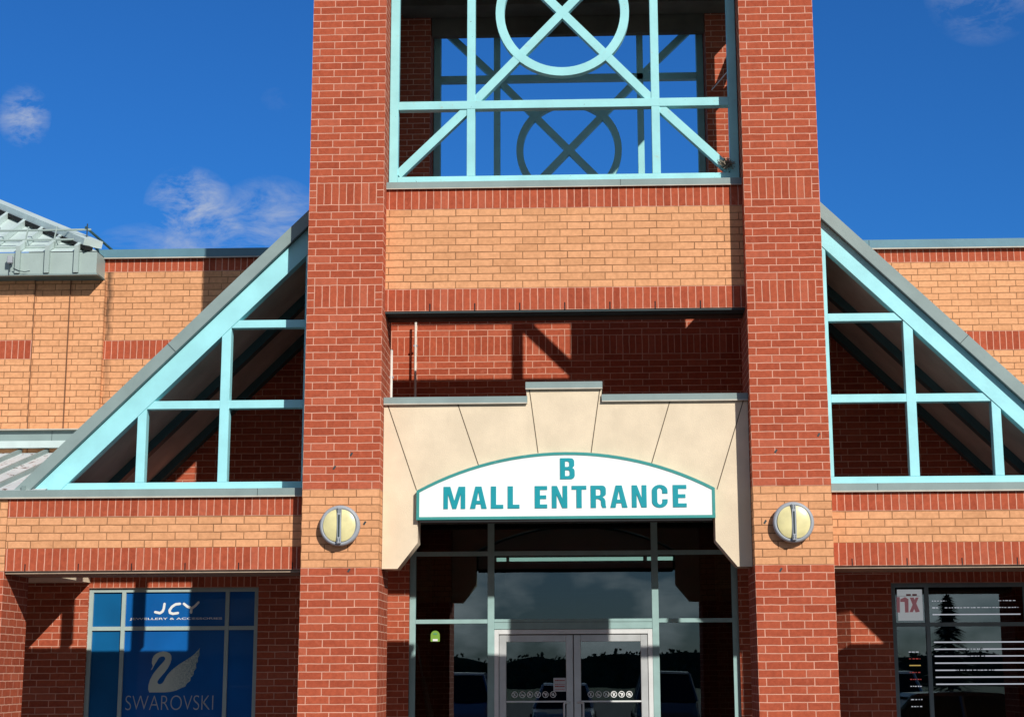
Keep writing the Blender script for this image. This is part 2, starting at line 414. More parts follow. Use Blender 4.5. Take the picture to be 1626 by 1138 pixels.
# ------------------------------------------------------------------ mesh builder
UOFF = 22.5
ZB = 2.586           # a course line of the brickwork
class MB:
    def __init__(self):
        self.v, self.f, self.uv, self.mi, self.mats = [], [], [], [], []
    def m(self, mt):
        if mt not in self.mats: self.mats.append(mt)
        return self.mats.index(mt)
    def quad(self, pts, mt, uo=(0, 0), smooth=False):
        n = (Vector(pts[1]) - Vector(pts[0])).cross(Vector(pts[2]) - Vector(pts[1]))
        i = len(self.v)
        self.v += [tuple(p) for p in pts]
        self.f.append(list(range(i, i + len(pts))))
        ax = max(range(3), key=lambda k: abs(n[k]))
        for p in pts:
            if ax == 0: u, w = p[1], p[2]
            elif ax == 1: u, w = p[0], p[2]
            else: u, w = p[0], p[1]
            self.uv.append((u - uo[0] + UOFF, w - uo[1] + UOFF))
        self.mi.append(self.m(mt))
    def box(self, x0, x1, y0, y1, z0, z1, mt, uo=(0, ZB), uoy=None, skip=''):
        a = [(x0, y0, z0), (x1, y0, z0), (x1, y1, z0), (x0, y1, z0), (x0, y0, z1), (x1, y0, z1), (x1, y1, z1), (x0, y1, z1)]
        uy = (uoy if uoy is not None else y0, uo[1])
        F = {'b': (3, 2, 1, 0), 't': (4, 5, 6, 7), 's': (0, 1, 5, 4), 'e': (1, 2, 6, 5), 'n': (2, 3, 7, 6), 'w': (3, 0, 4, 7)}
        for k, f in F.items():
            if k in skip: continue
            self.quad([a[i] for i in f], mt, uy if k in 'ew' else uo)
        return self
    def prism(self, poly, y0, y1, mt, uo=(0, ZB)):
        """poly: list of (x,z), counter-clockwise seen from the south; extruded along y"""
        ar = sum(poly[i][0] * poly[(i + 1) % len(poly)][1] - poly[(i + 1) % len(poly)][0] * poly[i][1] for i in range(len(poly)))
        if ar < 0: poly = poly[::-1]
        n = len(poly)
        self.quad([(x, y0, z) for x, z in poly], mt, uo)
        self.quad([(x, y1, z) for x, z in poly[::-1]], mt, uo)
        for i in range(n):
            a, b = poly[i], poly[(i + 1) % n]
            self.quad([(b[0], y0, b[1]), (a[0], y0, a[1]), (a[0], y1, a[1]), (b[0], y1, b[1])], mt, uo)
        return self
    def tube(self, a, b, r, mt, n=8, r2=None):
        a, b = Vector(a), Vector(b)
        r2 = r if r2 is None else r2
        d = (b - a).normalized()
        u = d.orthogonal().normalized()
        w = d.cross(u)
        ra = [a + (u * math.cos(t) + w * math.sin(t)) * r for t in [2 * math.pi * i / n for i in range(n)]]
        rb = [b + (u * math.cos(t) + w * math.sin(t)) * r2 for t in [2 * math.pi * i / n for i in range(n)]]
        for i in range(n):
            j = (i + 1) % n
            self.quad([ra[i], ra[j], rb[j], rb[i]], mt)
        self.quad(ra[::-1], mt)
        self.quad(rb, mt)
        return self
    def beam(self, a, b, w, d, mt, updir=(0, 1, 0)):
        """rectangular bar from a to b: width w across, depth d along updir"""
        a, b = Vector(a), Vector(b)
        t = (b - a).normalized()
        dd = Vector(updir)
        dd = (dd - t * dd.dot(t)).normalized()
        s = t.cross(dd).normalized()
        c = [(-1, 0), (1, 0), (1, 1), (-1, 1)]
        A = [a + s * (w / 2 * i) + dd * (d * j) for i, j in c]
        B = [b + s * (w / 2 * i) + dd * (d * j) for i, j in c]
        for i in range(4):
            j = (i + 1) % 4
            self.quad([A[i], A[j], B[j], B[i]], mt)
        self.quad(A[::-1], mt)
        self.quad(B, mt)
        return self
    def build(self, name, parent=None, bevel=0.0, smooth=False):
        me = bpy.data.meshes.new(name)
        me.from_pydata(self.v, [], self.f)
        uvl = me.uv_layers.new(name='UVMap')
        for i, uv in enumerate(self.uv):
            uvl.data[i].uv = uv
        for mt in self.mats: me.materials.append(mt)
        for i, p in enumerate(me.polygons): p.material_index = self.mi[i]
        bm = bmesh.new()
        bm.from_mesh(me)
        bmesh.ops.remove_doubles(bm, verts=bm.verts, dist=1e-5)
        bmesh.ops.recalc_face_normals(bm, faces=bm.faces)
        if bevel:
            es = [e for e in bm.edges if len(e.link_faces) == 2 and e.calc_face_angle(0) > 0.6]
            bmesh.ops.bevel(bm, geom=es, offset=bevel, segments=1, affect='EDGES', profile=0.5)
        bm.to_mesh(me)
        bm.free()
        if smooth:
            for p in me.polygons: p.use_smooth = True
        o = bpy.data.objects.new(name, me)
        COL.objects.link(o)
        if parent is not None: o.parent = parent
        return o

def place(o, parent):
    o.parent = parent
    o.matrix_parent_inverse = Matrix.Translation(parent.matrix_world.translation).inverted() if False else Matrix.Identity(4)
def thing(name, label, cat, loc=(0, 0, 0), group=None):
    o = bpy.data.objects.new(name, None)
    COL.objects.link(o)
    o.empty_display_size = 0.2
    o['label'] = label
    o['category'] = cat
    if group: o['group'] = group
    return o
def seat(root, loc):
    """move a thing's origin to its base without moving its parts"""
    root.location = loc
    for c in root.children:
        c.location = Vector(c.location) - Vector(loc)
def tag(o, label, cat, group=None):
    o['label'] = label
    o['category'] = cat
    if group: o['group'] = group
    return o

def bands(mb, x0, x1, y0, y1, bl, uo=None):
    """stack of brick bands on a box: (z0, z1, material)"""
    uo = x0 if uo is None else uo
    for z0, z1, mt in bl:
        zo = z0 if mt is M_SOLD else ZB
        mb.box(x0, x1, y0, y1, z0, z1, mt, uo=(uo - 0.0, zo), skip='' if (z0, z1) == (bl[0][0], bl[-1][1]) else ('b' if z0 != bl[0][0] else '') + ('t' if z1 != bl[-1][1] else ''))

# ------------------------------------------------------------------ ground
def sheet(name, x0, x1, y0, y1, z, mt):
    mb = MB()
    mb.quad([(x0, y0, z), (x1, y0, z), (x1, y1, z), (x0, y1, z)], mt)
    o = mb.build(name)
    o['kind'] = 'structure'
    return o
M_ASPH = simple('asphalt', (0.042, 0.042, 0.043), 0.9, var=0.3, scale=3, bump=0.5, bscale=90)
M_GRASSY = simple('far_verge', (0.06, 0.085, 0.035), 0.95, var=0.4, scale=0.3)
M_WALK = simple('concrete_walk', (0.085, 0.078, 0.07), 0.9, var=0.12, scale=2, bump=0.3)
M_LINE = simple('line_paint', (0.70, 0.70, 0.66), 0.8, var=0.2, scale=8)
sheet('ground', -1500, 1500, -1500, 1500, -0.16, M_GRASSY)
sheet('car_park', -90, 90, -75, 3.0, -0.15, M_ASPH)
mb = MB(); mb.box(-40, 40, -1.6, 4.5, -0.148, 0.0, M_WALK)
o = mb.build('pavement'); o['kind'] = 'structure'
mb = MB()
for i in range(-12, 13):
    for y in (-7.2, -26.0, -31.4):
        mb.quad([(i * 2.8 - 0.05, y, -0.146), (i * 2.8 + 0.05, y, -0.146), (i * 2.8 + 0.05, y + 5.0, -0.146), (i * 2.8 - 0.05, y + 5.0, -0.146)], M_LINE)
o = mb.build('parking_lines'); o['kind'] = 'structure'

# ------------------------------------------------------------------ entrance tower
G = 1.796            # half the gap between the pillars
PW = 0.75
XO = G + PW
YR = 4.64            # front of the rear pillars
tower = thing('entrance_tower', 'tall red brick entrance tower with turquoise lattice screens in the middle of the mall', 'tower')
TOPZ = 11.4
pb = [(0.0, 2.586, M_RED), (2.586, 3.336, M_BUF), (3.336, 5.136, M_RED), (5.136, 5.361, 'S'), (5.361, 6.186, M_RED), (6.186, 6.411, 'S'), (6.411, 10.086, M_RED), (10.086, 10.311, 'S'), (10.311, TOPZ, M_RED)]
def pillar(x0, y0):
    mb = MB()
    x1, y1 = x0 + PW, y0 + PW
    for z0, z1, mt in pb:
        sk = ('' if z0 == 0 else 'b') + ('' if z1 == TOPZ else 't')
        if mt == 'S':
            u = 0.075
            for (a, b, c, d, face) in ((x0, x1, y0, y0, 's'), (x0, x1, y1, y1, 'n')):
                for (p, q, mm) in ((a, a + u, M_STACK), (a + u, b - u, M_SOLD), (b - u, b, M_STACK)):
                    zz = z0 if mm is M_SOLD else ZB
                    mb.quad([(p, c, z0), (q, c, z0), (q, c, z1), (p, c, z1)], mm, (x0, zz))
            for x in (x0, x1):
                for (p, q, mm) in ((y0, y0 + u, M_STACK), (y0 + u, y1 - u, M_SOLD), (y1 - u, y1, M_STACK)):
                    zz = z0 if mm is M_SOLD else ZB
                    mb.quad([(x, p, z0), (x, q, z0), (x, q, z1), (x, p, z1)], mm, (y0, zz))
        else:
            mb.box(x0, x1, y0, y1, z0, z1, mt, uo=(x0 + 0.075, ZB), uoy=y0 + 0.075, skip=sk)
    return mb.build('brick_pillar', tower, bevel=0.0)
for x0 in (-XO, G):
    for y0 in (0.0, YR):
        pillar(x0, y0)

# small dark anchor stubs left in the pillar brickwork
for x_, z_ in [(-2.076, 3.676), (-1.936, 3.01), (-2.081, 2.56), (2.029, 3.67), (1.905, 2.993), (2.039, 2.539), (-2.239, 3.548), (2.445, 3.825)]:
    mb = MB()
    mb.beam((x_ - .010, -0.003, z_ - .016), (x_ + .010, -0.003, z_ + .016), 0.018, 0.006, M_DARK)
    mb.build('anchor_stub', tower)
WALLB = [(5.136, 5.361, M_SOLD), (5.361, 6.186, M_BUF), (6.186, 6.40, M_SOLD)]
def lintel(x0, x1, y0, y1):
    mb = MB()
    if x1 - x0 > y1 - y0:
        bands(mb, x0, x1, y0, y1, WALLB, uo=x0 + 0.03)
        # dark weep slots at the foot of the soldier course
        x = x0 + 0.45
        while x < x1 - 0.1:
            mb.box(x - 0.006, x + 0.006, y0 - 0.002, y0 + 0.004, 5.137, 5.21, M_BLACK)
            x += 0.45
    else:
        bands(mb, x0, x1, y0, y1, WALLB)
    return mb.build('lintel_wall', tower)
LY = 0.22
lintel(-G, G, LY, 0.60)
lintel(-G, G, YR + 0.15, YR + 0.53)
lintel(-XO + 0.02, -XO + 0.36, PW, YR)
lintel(XO - 0.36, XO - 0.02, PW, YR)
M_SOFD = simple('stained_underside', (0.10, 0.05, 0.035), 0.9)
# steel angle carrying the lintel
mb = MB()
mb.box(-G, G, LY + 0.01, LY + 0.20, 5.116, 5.135, M_DARK)
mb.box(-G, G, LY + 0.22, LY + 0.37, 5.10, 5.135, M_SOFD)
mb.build('steel_angle', tower)
mb = MB()
mb.box(-G, G, LY - 0.025, 0.62, 6.402, 6.47, M_COP)
mb.box(-G, G, LY - 0.032, LY - 0.02, 6.395, 6.403, M_COPLIP)
mb.box(0.575, 0.579, LY - 0.027, LY, 6.403, 6.469, M_DARK)
mb.build('sill_coping', tower)
mb = MB()
mb.box(-G, G, YR + 0.12, YR + 0.56, 6.402, 6.47, M_COP)
mb.build('sill_coping', tower)

def lattice(axis, off, sgn):
    """turquoise screen: frame, grid, ring and crossing braces. axis 'x': spans x at y=off; axis 'y': spans y at x=off"""
    half = 1.79 if axis == 'x' else (YR - PW) / 2 - 0.005
    cz = 8.33
    cy = (PW + YR) / 2
    d = 0.10 * sgn
    def P(u, z, k=0.0):
        return (u, off + k * sgn, z) if axis == 'x' else (off + k * sgn, cy + u, z)
    D = (0, sgn, 0) if axis == 'x' else (sgn, 0, 0)
    f = MB()
    s = 0.09
    if axis == 'y':  # wide posts added to the side screens to block stray sun
        for sx in (-1, 1): f.beam(P(sx * (half - .20), 6.472, .002), P(sx * (half - .20), 10.14, .002), 0.22, 0.09, M_CYAN, D)
    for sx in (-1, 1):
        f.beam(P(sx * (half - s / 2), 6.472), P(sx * (half - s / 2), 10.14), s, 0.10, M_CYAN, D)
    f.beam(P(-half + s, 6.52), P(half - s, 6.52), 0.096, 0.05, M_CYAN, D)
    f.beam(P(-half + s, 10.09), P(half - s, 10.09), 0.10, 0.098, M_CYAN, D)
    root = f.build('lattice_screen', tower, bevel=0.004)
    nx = 0.95
    for sx in (-1, 1):
        g = MB()
        g.beam(P(sx * nx, 6.568, 0.004), P(sx * nx, 10.04, 0.004), 0.085, 0.10, M_CYAN, D)
        g.build('upright_bar', root, bevel=0.003)
    for z in (7.33, 9.33):
        g = MB()
        g.beam(P(-half + s, z, 0.001), P(half - s, z, 0.001), 0.088, 0.103, M_CYAN, D)
        g.build('cross_rail', root, bevel=0.003)
    # ring
    g = MB()
    n = 64
    for i in range(n):
        a0, a1 = 2 * math.pi * i / n, 2 * math.pi * (i + 1) / n
        q = []
        for a in (a0, a1):
            q.append([P(r * math.cos(a), cz + r * math.sin(a), k) for r, k in ((0.605, 0.007), (0.695, 0.007), (0.695, 0.10), (0.605, 0.10))])
        for k in range(4):
            g.quad([q[0][k], q[0][(k + 1) % 4], q[1][(k + 1) % 4], q[1][k]], M_CYAN)
    g.build('ring', root)
    w = 0.088
    # long braces through the ring
    dx, dz = nx, 1.0
    for k, (sx, sz) in enumerate(((1, 1), (-1, 1))):
        g = MB()
        e = 0.010 + 0.002 * k
        g.beam(P(-sx * (dx - 0.02), cz - sz * (dz - 0.02), e), P(sx * (dx - 0.02), cz + sz * (dz - 0.02), e), w, 0.088 - 0.004 * k, M_CYAN, D)
        g.build('diagonal_brace', root)
    for sx in (-1, 1):
        for sz in (-1, 1):
            g = MB()
            g.beam(P(sx * (nx + 0.03), cz + sz * 1.03, 0.014), P(sx * (half - s - 0.0), cz + sz * 1.735, 0.014), w, 0.085, M_CYAN, D)
            g.build('corner_brace', root)
    return root
lattice('x', 0.335, 1)
lattice('x', YR + 0.51, -1)
lattice('y', -2.47, 1)
lattice('y', 2.47, -1)
# tower head: beams and soffit
mb = MB()
mb.box(-G, G, LY, 0.62, 10.14, TOPZ, M_BUF)
mb.box(-G, G, YR + 0.15, YR + 0.55, 10.14, TOPZ, M_BUF)
for sx in (-1, 1):
    a, b = sorted((sx * (XO - 0.38), sx * (XO - 0.02)))
    mb.box(a, b, PW, YR, 10.14, TOPZ, M_BUF)
mb.build('head_beam', tower)
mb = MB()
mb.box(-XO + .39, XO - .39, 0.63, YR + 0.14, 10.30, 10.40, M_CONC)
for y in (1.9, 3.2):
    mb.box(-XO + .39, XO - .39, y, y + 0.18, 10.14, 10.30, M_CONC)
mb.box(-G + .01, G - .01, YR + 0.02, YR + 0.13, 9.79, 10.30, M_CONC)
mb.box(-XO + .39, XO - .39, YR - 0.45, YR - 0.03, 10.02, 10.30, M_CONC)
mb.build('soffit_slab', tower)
mb = MB()
e = XO + 0.25
ap = (0, (YR + PW) / 2, 13.6)
c = [(-e, -0.25, TOPZ), (e, -0.25, TOPZ), (e, YR + PW + 0.25, TOPZ), (-e, YR + PW + 0.25, TOPZ)]
for i in range(4): mb.quad([c[i], c[(i + 1) % 4], ap], M_ROOFW)
mb.quad(c[::-1], M_COP)
mb.build('roof', tower)

# ------------------------------------------------------------------ main mall building
mall = thing('mall_building', 'long buff and red brick shopping mall wall with storefront windows behind the entrance tower', 'building')
WY = 3.05
def poly_wall(mb, poly, y, mt, zo=ZB):
    mb.quad([(x, y, z) for x, z in poly], mt, (0.03, zo))
XG = 5.30                       # outer foot of the gable roofs on the wall
def gz(x): return 6.0 - (abs(x) - 2.64) * 0.985
mb = MB()
H = 3.42                        # foot of the wall over the entrance recess
# red field inside the gables and tower
for s in (-1, 1):
    P = [(s * XG, 3.2), (s * 2.3, 3.2), (s * 2.3, 5.136), (s * (2.64 + (6.0 - 5.136) / 0.985), 5.136), (s * XG, gz(XG))]
    P = P if s > 0 else P
    pp = [(s * 2.3, 3.2), (s * XG, 3.2), (s * XG, gz(XG)), (s * (2.64 + (6.0 - 5.211) / 0.985), 5.211), (s * 2.3, 5.211)]
    poly_wall(mb, pp if s > 0 else pp[::-1], WY, M_RED)
    pp = [(s * 2.3, 5.211), (s * 3.441, 5.211), (s * 3.213, 5.436), (s * 2.3, 5.436)]
    poly_wall(mb, pp if s > 0 else pp[::-1], WY, M_SOLD, 5.211)
    pp = [(s * 2.3, 5.436), (s * 3.213, 5.436), (s * 2.64, 6.0), (s * 2.3, 6.34)]
    poly_wall(mb, pp if s > 0 else pp[::-1], WY, M_RED)
    # buff field outside
    XE = 14.0 if s > 0 else 6.4
    pp = [(s * XG, gz(XG)), (s * XE, gz(XG)), (s * XE, 5.211), (s * 3.441, 5.211)]
    poly_wall(mb, pp if s > 0 else pp[::-1], WY, M_BUF)
    pp = [(s * 3.441, 5.211), (s * XE, 5.211), (s * XE, 5.436), (s * 3.213, 5.436)]
    poly_wall(mb, pp if s > 0 else pp[::-1], WY, M_SOLD, 5.211)
    pp = [(s * 3.213, 5.436), (s * XE, 5.436), (s * XE, 6.261), (s * 2.376, 6.261), ]
    poly_wall(mb, pp if s > 0 else pp[::-1], WY, M_BUF)
    pp = [(s * 2.376, 6.261), (s * XE, 6.261), (s * XE, 6.42), (s * 2.3, 6.42), (s * 2.3, 6.338)]
    poly_wall(mb, pp if s > 0 else pp[::-1], WY, M_SOLD, 6.261)
    if s > 0:
        poly_wall(mb, [(XG, 3.2), (XE, 3.2), (XE, gz(XG)), (XG, gz(XG))], WY, M_BUF)
# inside the tower
poly_wall(mb, [(-2.3, H), (2.3, H), (2.3, 5.211), (-2.3, 5.211)], WY, M_RED)
poly_wall(mb, [(-2.3, 5.211), (2.3, 5.211), (2.3, 5.436), (-2.3, 5.436)], WY, M_SOLD, 5.211)
poly_wall(mb, [(-2.3, 5.436), (2.3, 5.436), (2.3, 6.4), (-2.3, 6.4)], WY, M_RED)
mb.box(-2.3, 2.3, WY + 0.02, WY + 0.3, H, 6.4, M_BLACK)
# parapet body + flat roof
mb.box(-6.4, 14.0, WY + 0.03, WY + 0.30, 6.0, 6.42, M_CAP)
mb.box(-6.4, 14.0, WY + 0.30, 22.0, 5.7, 5.9, M_CAP)
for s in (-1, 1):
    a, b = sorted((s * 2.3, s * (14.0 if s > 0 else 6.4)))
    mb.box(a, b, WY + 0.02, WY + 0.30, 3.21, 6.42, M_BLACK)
mb.build('upper_wall', mall)

# shop level walls: brick round the window openings
def shopwall(x0, x1, wx0, wx1, wz0, wz1):
    mb = MB()
    def q(a, b, c, d, mt, zo=ZB):
        mb.quad([(a, WY, c), (b, WY, c), (b, WY, d), (a, WY, d)], mt, (0.03, zo))
    q(x0, wx0, 0, 3.2, M_RED)
    q(wx1, x1, 0, 3.2, M_RED)
    q(wx0, wx1, 0, wz0, M_RED)
    q(wx0, wx1, wz1, wz1 + 0.225, M_SOLD, wz1)
    q(wx0, wx1, wz1 + 0.225, 3.2, M_RED)
    # reveals
    r = 0.09
    mb.quad([(wx0, WY, wz0), (wx0, WY + r, wz0), (wx0, WY + r, wz1), (wx0, WY, wz1)], M_RED)
    mb.quad([(wx1, WY, wz0), (wx1, WY, wz1), (wx1, WY + r, wz1), (wx1, WY + r, wz0)], M_RED)
    mb.quad([(wx0, WY, wz1), (wx0, WY + r, wz1), (wx1, WY + r, wz1), (wx1, WY, wz1)], M_RED)
    mb.quad([(wx0, WY, wz0), (wx1, WY, wz0), (wx1, WY + r, wz0), (wx0, WY + r, wz0)], M_CONC)
    return mb
mb = shopwall(-6.4, -2.75, -5.50, -3.55, 0.45, 2.56)
mb.build('shop_wall', mall)
mb = shopwall(3.13, 14.0, 3.60, 5.55, 0.45, 2.56)
# canted corner into the entrance recess
mb.quad([(2.85, 3.33, 0), (3.13, WY, 0), (3.13, WY, 3.2), (2.85, 3.33, 3.2)], M_RED, (0.01, ZB))
mb.build('shop_wall', mall)
# recess walls and piers either side of the storefront
for s_, xa, xb, ya in ((-1, -2.75, -1.972, WY), (1, 2.85, 1.998, 3.33)):
    mb = MB()
    mb.quad([(xa, ya, 0), (xa, 4.34, 0), (xa, 4.34, 3.3), (xa, ya, 3.3)], M_RED)
    mb.box(min(xa, xb), max(xa, xb), 4.34, 4.6, 0, 3.45, M_RED, uo=(0.0, ZB))
    mb.build('entrance_recess_wall', mall)
mb = MB()
mb.box(-2.75, 2.85, WY + 0.32, 4.9, 3.46, 3.52, M_SOFFIT)
mb.build('entrance_soffit', mall)

# parapet coping
mb = MB()
for a, b in ((-6.4, -2.40), (2.40, 14.0)):
    mb.box(a, b, WY - 0.05, WY + 0.34, 6.42, 6.525, M_COPB)
    mb.box(a, b, WY - 0.058, WY - 0.046, 6.412, 6.424, M_COPLIP)
mb.box(3.52, 3.524, WY - 0.053, WY, 6.425, 6.52, M_DARK)
mb.build('parapet_coping', mall)
mb = MB()
mb.box(-2.30, 2.30, WY - 0.03, WY + 0.34, 6.402, 6.44, M_CAP)
mb.build('tower_wall_cap', mall)

# ---- curves to meshes for lettering
def outline_mesh(name, contours, mt, mapf, depth=0.0, parent=None):
    cu = bpy.data.curves.new(name, 'CURVE')
    cu.dimensions = '2D'
    cu.fill_mode = 'BOTH'
    for c in contours:
        sp = cu.splines.new('POLY')
        sp.points.add(len(c) - 1)
        for i, (x, y) in enumerate(c): sp.points[i].co = (x, y, 0, 1)
        sp.use_cyclic_u = True
    cu.extrude = depth / 2
    return curve_to(name, cu, mt, mapf, parent)
def curve_to(name, cu, mt, mapf, parent):
    tmp = bpy.data.objects.new('tmp', cu)
    COL.objects.link(tmp)
    dg = bpy.context.evaluated_depsgraph_get()
    dg.update()
    me = bpy.data.meshes.new_from_object(tmp.evaluated_get(dg))
    bpy.data.objects.remove(tmp, do_unlink=True)
    me.name = name
    for v in me.vertices: v.co = mapf(v.co)
    me.materials.clear()
    me.materials.append(mt)
    me.update()
    o = bpy.data.objects.new(name, me)
    COL.objects.link(o)
    if parent is not None: o.parent = parent
    return o
def text_mesh(name, s, mt, x0, x1, z0, z1, y, parent, bold=0.0, shear=0.0, depth=0.002):
    """text fitted to a rectangle on a wall plane"""
    cu = bpy.data.curves.new(name, 'FONT')
    cu.body = s
    cu.size = 1.0
    cu.offset = bold
    cu.shear = shear
    cu.extrude = 0.0
    tmp = bpy.data.objects.new('tmp', cu)
    COL.objects.link(tmp)
    dg = bpy.context.evaluated_depsgraph_get()
    dg.update()
    me = bpy.data.meshes.new_from_object(tmp.evaluated_get(dg))
    bpy.data.objects.remove(tmp, do_unlink=True)
    xs = [v.co.x for v in me.vertices]; zs = [v.co.y for v in me.vertices]
    ax, bx, az, bz = min(xs), max(xs), min(zs), max(zs)
    for v in me.vertices:
        v.co = Vector((x0 + (v.co.x - ax) / (bx - ax) * (x1 - x0), y, z0 + (v.co.y - az) / (bz - az) * (z1 - z0)))
    me.materials.clear(); me.materials.append(mt)
    me.update()
    o = bpy.data.objects.new(name, me)
    COL.objects.link(o)
    if parent is not None: o.parent = parent
    return o
def strip(mb, pts, w, y, mt):
    """flat ribbon along (x,z) points on plane y with rounded ends"""
    for i in range(len(pts) - 1):
        a, b = Vector(pts[i]), Vector(pts[i + 1])
        t = (b - a).normalized()
        n = Vector((-t.y, t.x)) * (w / 2)
        yy = y - 0.0002 * i
        mb.quad([(a.x - n.x, yy, a.y - n.y), (b.x - n.x, yy, b.y - n.y), (b.x + n.x, yy, b.y + n.y), (a.x + n.x, yy, a.y + n.y)], mt)
    for i, p in enumerate(pts):
        yy = y - 0.0002 * i - 0.0001
        mb.quad([(p[0] + w / 2 * math.cos(k * math.pi / 4 + .39), yy, p[1] + w / 2 * math.sin(k * math.pi / 4 + .39)) for k in range(8)], mt)

# ---- left shop window
def window(x0, x1, z0, z1, mull, tran, fr, paneM, name='window', glassy=None, t=0.044, fw=0.048):
    y = WY + 0.035
    f = MB()
    f.box(x0, x0 + fw, y, y + 0.05, z0, z1, fr)
    f.box(x1 - fw, x1, y, y + 0.05, z0, z1, fr)
    f.box(x0 + fw, x1 - fw, y + 0.001, y + 0.05, z1 - fw, z1, fr)
    f.box(x0 + fw, x1 - fw, y + 0.001, y + 0.05, z0, z0 + fw, fr)
    for mx in mull: f.box(mx - t / 2, mx + t / 2, y - 0.002, y + 0.05, z0 + fw, z1 - fw, fr)
    f.box(x0 + fw, x1 - fw, y + 0.002, y + 0.048, tran - t / 2, tran + t / 2, fr)
    root = f.build(name, mall)
    xs = [x0 + fw] + [v for mx in mull for v in (mx - t / 2, mx + t / 2)] + [x1 - fw]
    for i in range(0, len(xs), 2):
        for k, (a, b) in enumerate(((z0 + fw, tran - t / 2), (tran + t / 2, z1 - fw))):
            p = MB()
            mt = paneM(i // 2, k)
            p.box(xs[i], xs[i + 1], y + 0.026, y + 0.032, a, b, mt)
            p.build('pane', root)
    return root
wl = window(-5.50, -3.55, 0.45, 2.56, (-5.10, -3.91), 2.105, M_LFRAME, lambda i, k: M_BLUE2 if i == 0 else M_BLUE)
PY = WY + 0.035 + 0.026 - 0.003
# swan
def ZP(px, py):   # poster artwork drawn on its own plane: drawing units to metres
    return (-5.07 + (px - 200) * 0.00725, 2.07 - (py - 1000) * 0.00686)
def Zq(u, v): return ZP(120 + u / 4.781, 900 + v / 4.781)
swan = [(585, 778), (598, 745), (590, 722), (592, 690), (602, 668), (620, 650), (645, 638), (672, 634), (700, 637), (722, 648), (735, 668), (737, 695), (728, 730), (712, 762), (690, 795), (665, 825), (645, 850), (637, 868), (642, 882), (656, 887), (674, 880), (686, 862), (696, 840), (712, 812), (738, 782), (762, 760), (800, 730), (850, 698), (900, 662), (930, 630), (948, 606), (944, 640), (946, 665), (934, 690), (938, 712), (922, 735), (926, 762), (908, 790), (908, 815), (888, 835), (884, 862), (860, 880), (848, 905), (815, 918), (780, 935), (740, 945), (690, 949), (580, 949), (570, 925), (572, 890), (582, 850), (602, 808), (628, 772), (655, 738), (678, 712), (690, 694), (688, 680), (676, 672), (660, 672), (645, 680), (634, 694), (626, 712), (618, 722), (608, 742), (596, 768)]
def onp(y): return lambda co: Vector((co.x, y, co.y))
M_SWAN = simple('grey_white_print', (0.44, 0.52, 0.49), 0.5, var=0.22, scale=14)
nt_s = M_SWAN.node_tree; b_s = nt_s.nodes['Principled BSDF']
g_s = N(nt_s, 'ShaderNodeNewGeometry'); x_s = N(nt_s, 'ShaderNodeSeparateXYZ'); nt_s.links.new(g_s.outputs['Position'], x_s.inputs[0])
r_s = mathn(nt_s, 'MULTIPLY', mathn(nt_s, 'ADD', x_s.outputs[0], 4.60), 2.6, clamp=True)
k_s = mathn(nt_s, 'MULTIPLY', r_s, mathn(nt_s, 'MULTIPLY', mathn(nt_s, 'SUBTRACT', noise_tex(nt_s, g_s.outputs['Position'], 55.0, 3.0), 0.30), 2.6, clamp=True))
nt_s.links.new(mixc(nt_s, k_s, (0.56, 0.64, 0.56), (0.02, 0.14, 0.20)), b_s.inputs['Base Color'])
outline_mesh('swan_emblem', [[Zq(*p) for p in swan]], M_SWAN, onp(PY), parent=wl)
text_mesh('window_lettering', 'SWAROVSKI', M_GREY, -5.04, -4.04, 1.20, 1.36, PY, wl, bold=-0.018)
mb = MB()
def J(u, v): return Zq(u, v)
strip(mb, [J(668, 262), J(664, 300), J(655, 322), J(636, 334), J(600, 326)], 0.028, PY, M_PRINT)
mb.build('window_lettering', wl); mb = MB()
strip(mb, [J(785, 262), J(752, 266), J(725, 285), J(708, 312), J(712, 332), J(735, 340), J(772, 334)], 0.028, PY, M_PRINT)
mb.build('window_lettering', wl); mb = MB()
strip(mb, [J(815, 262), J(842, 284), J(874, 296)], 0.028, PY, M_PRINT)
strip(mb, [J(925, 252), J(900, 280), J(874, 300), J(872, 332)], 0.027, PY - 0.0012, M_PRINT)
mb.build('window_lettering', wl)
text_mesh('window_lettering', 'JEWELLERY & ACCESSORIES', M_PRINT, -5.03, -3.97, 2.195, 2.225, PY, wl, bold=0.01)
# ---- right shop window
def emis(name, c, s, base=0.6):
    m, nt, b = mat(name)
    b.inputs['Emission Color'].default_value = c + (1,)
    b.inputs['Emission Strength'].default_value = s
    b.inputs['Base Color'].default_value = (base, base, base, 1)
    return m
M_LITPINK = emis('backlit_faded_red', (0.55, 0.24, 0.28), 0.18, 0.4)
M_LITPINK.node_tree.nodes['Principled BSDF'].inputs['Base Color'].default_value = (0.5, 0.17, 0.2, 1)
wr = window(3.60, 5.55, 0.45, 2.56, (4.00, 5.1), 2.10, M_RFRAME, lambda i, k: M_GLASS)
mb = MB()
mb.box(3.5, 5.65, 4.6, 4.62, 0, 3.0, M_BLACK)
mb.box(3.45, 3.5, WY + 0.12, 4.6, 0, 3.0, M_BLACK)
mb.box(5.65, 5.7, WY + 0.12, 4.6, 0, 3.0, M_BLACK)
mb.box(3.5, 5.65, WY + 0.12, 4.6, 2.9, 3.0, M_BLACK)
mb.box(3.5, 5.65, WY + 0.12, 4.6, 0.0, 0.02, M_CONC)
mb.build('shop_interior', mall)
mb = MB(); mb.box(3.675, 3.955, PY, PY + 0.002, 2.145, 2.49, emis('backlit_poster', (0.72, 0.80, 0.84), 0.28, 0.6))
poster = mb.build('window_poster', wr)
def X(u, v): return (3.655 + (u - 540) * 0.00150, 2.49 - (v - 300) * 0.00150)
mb = MB()
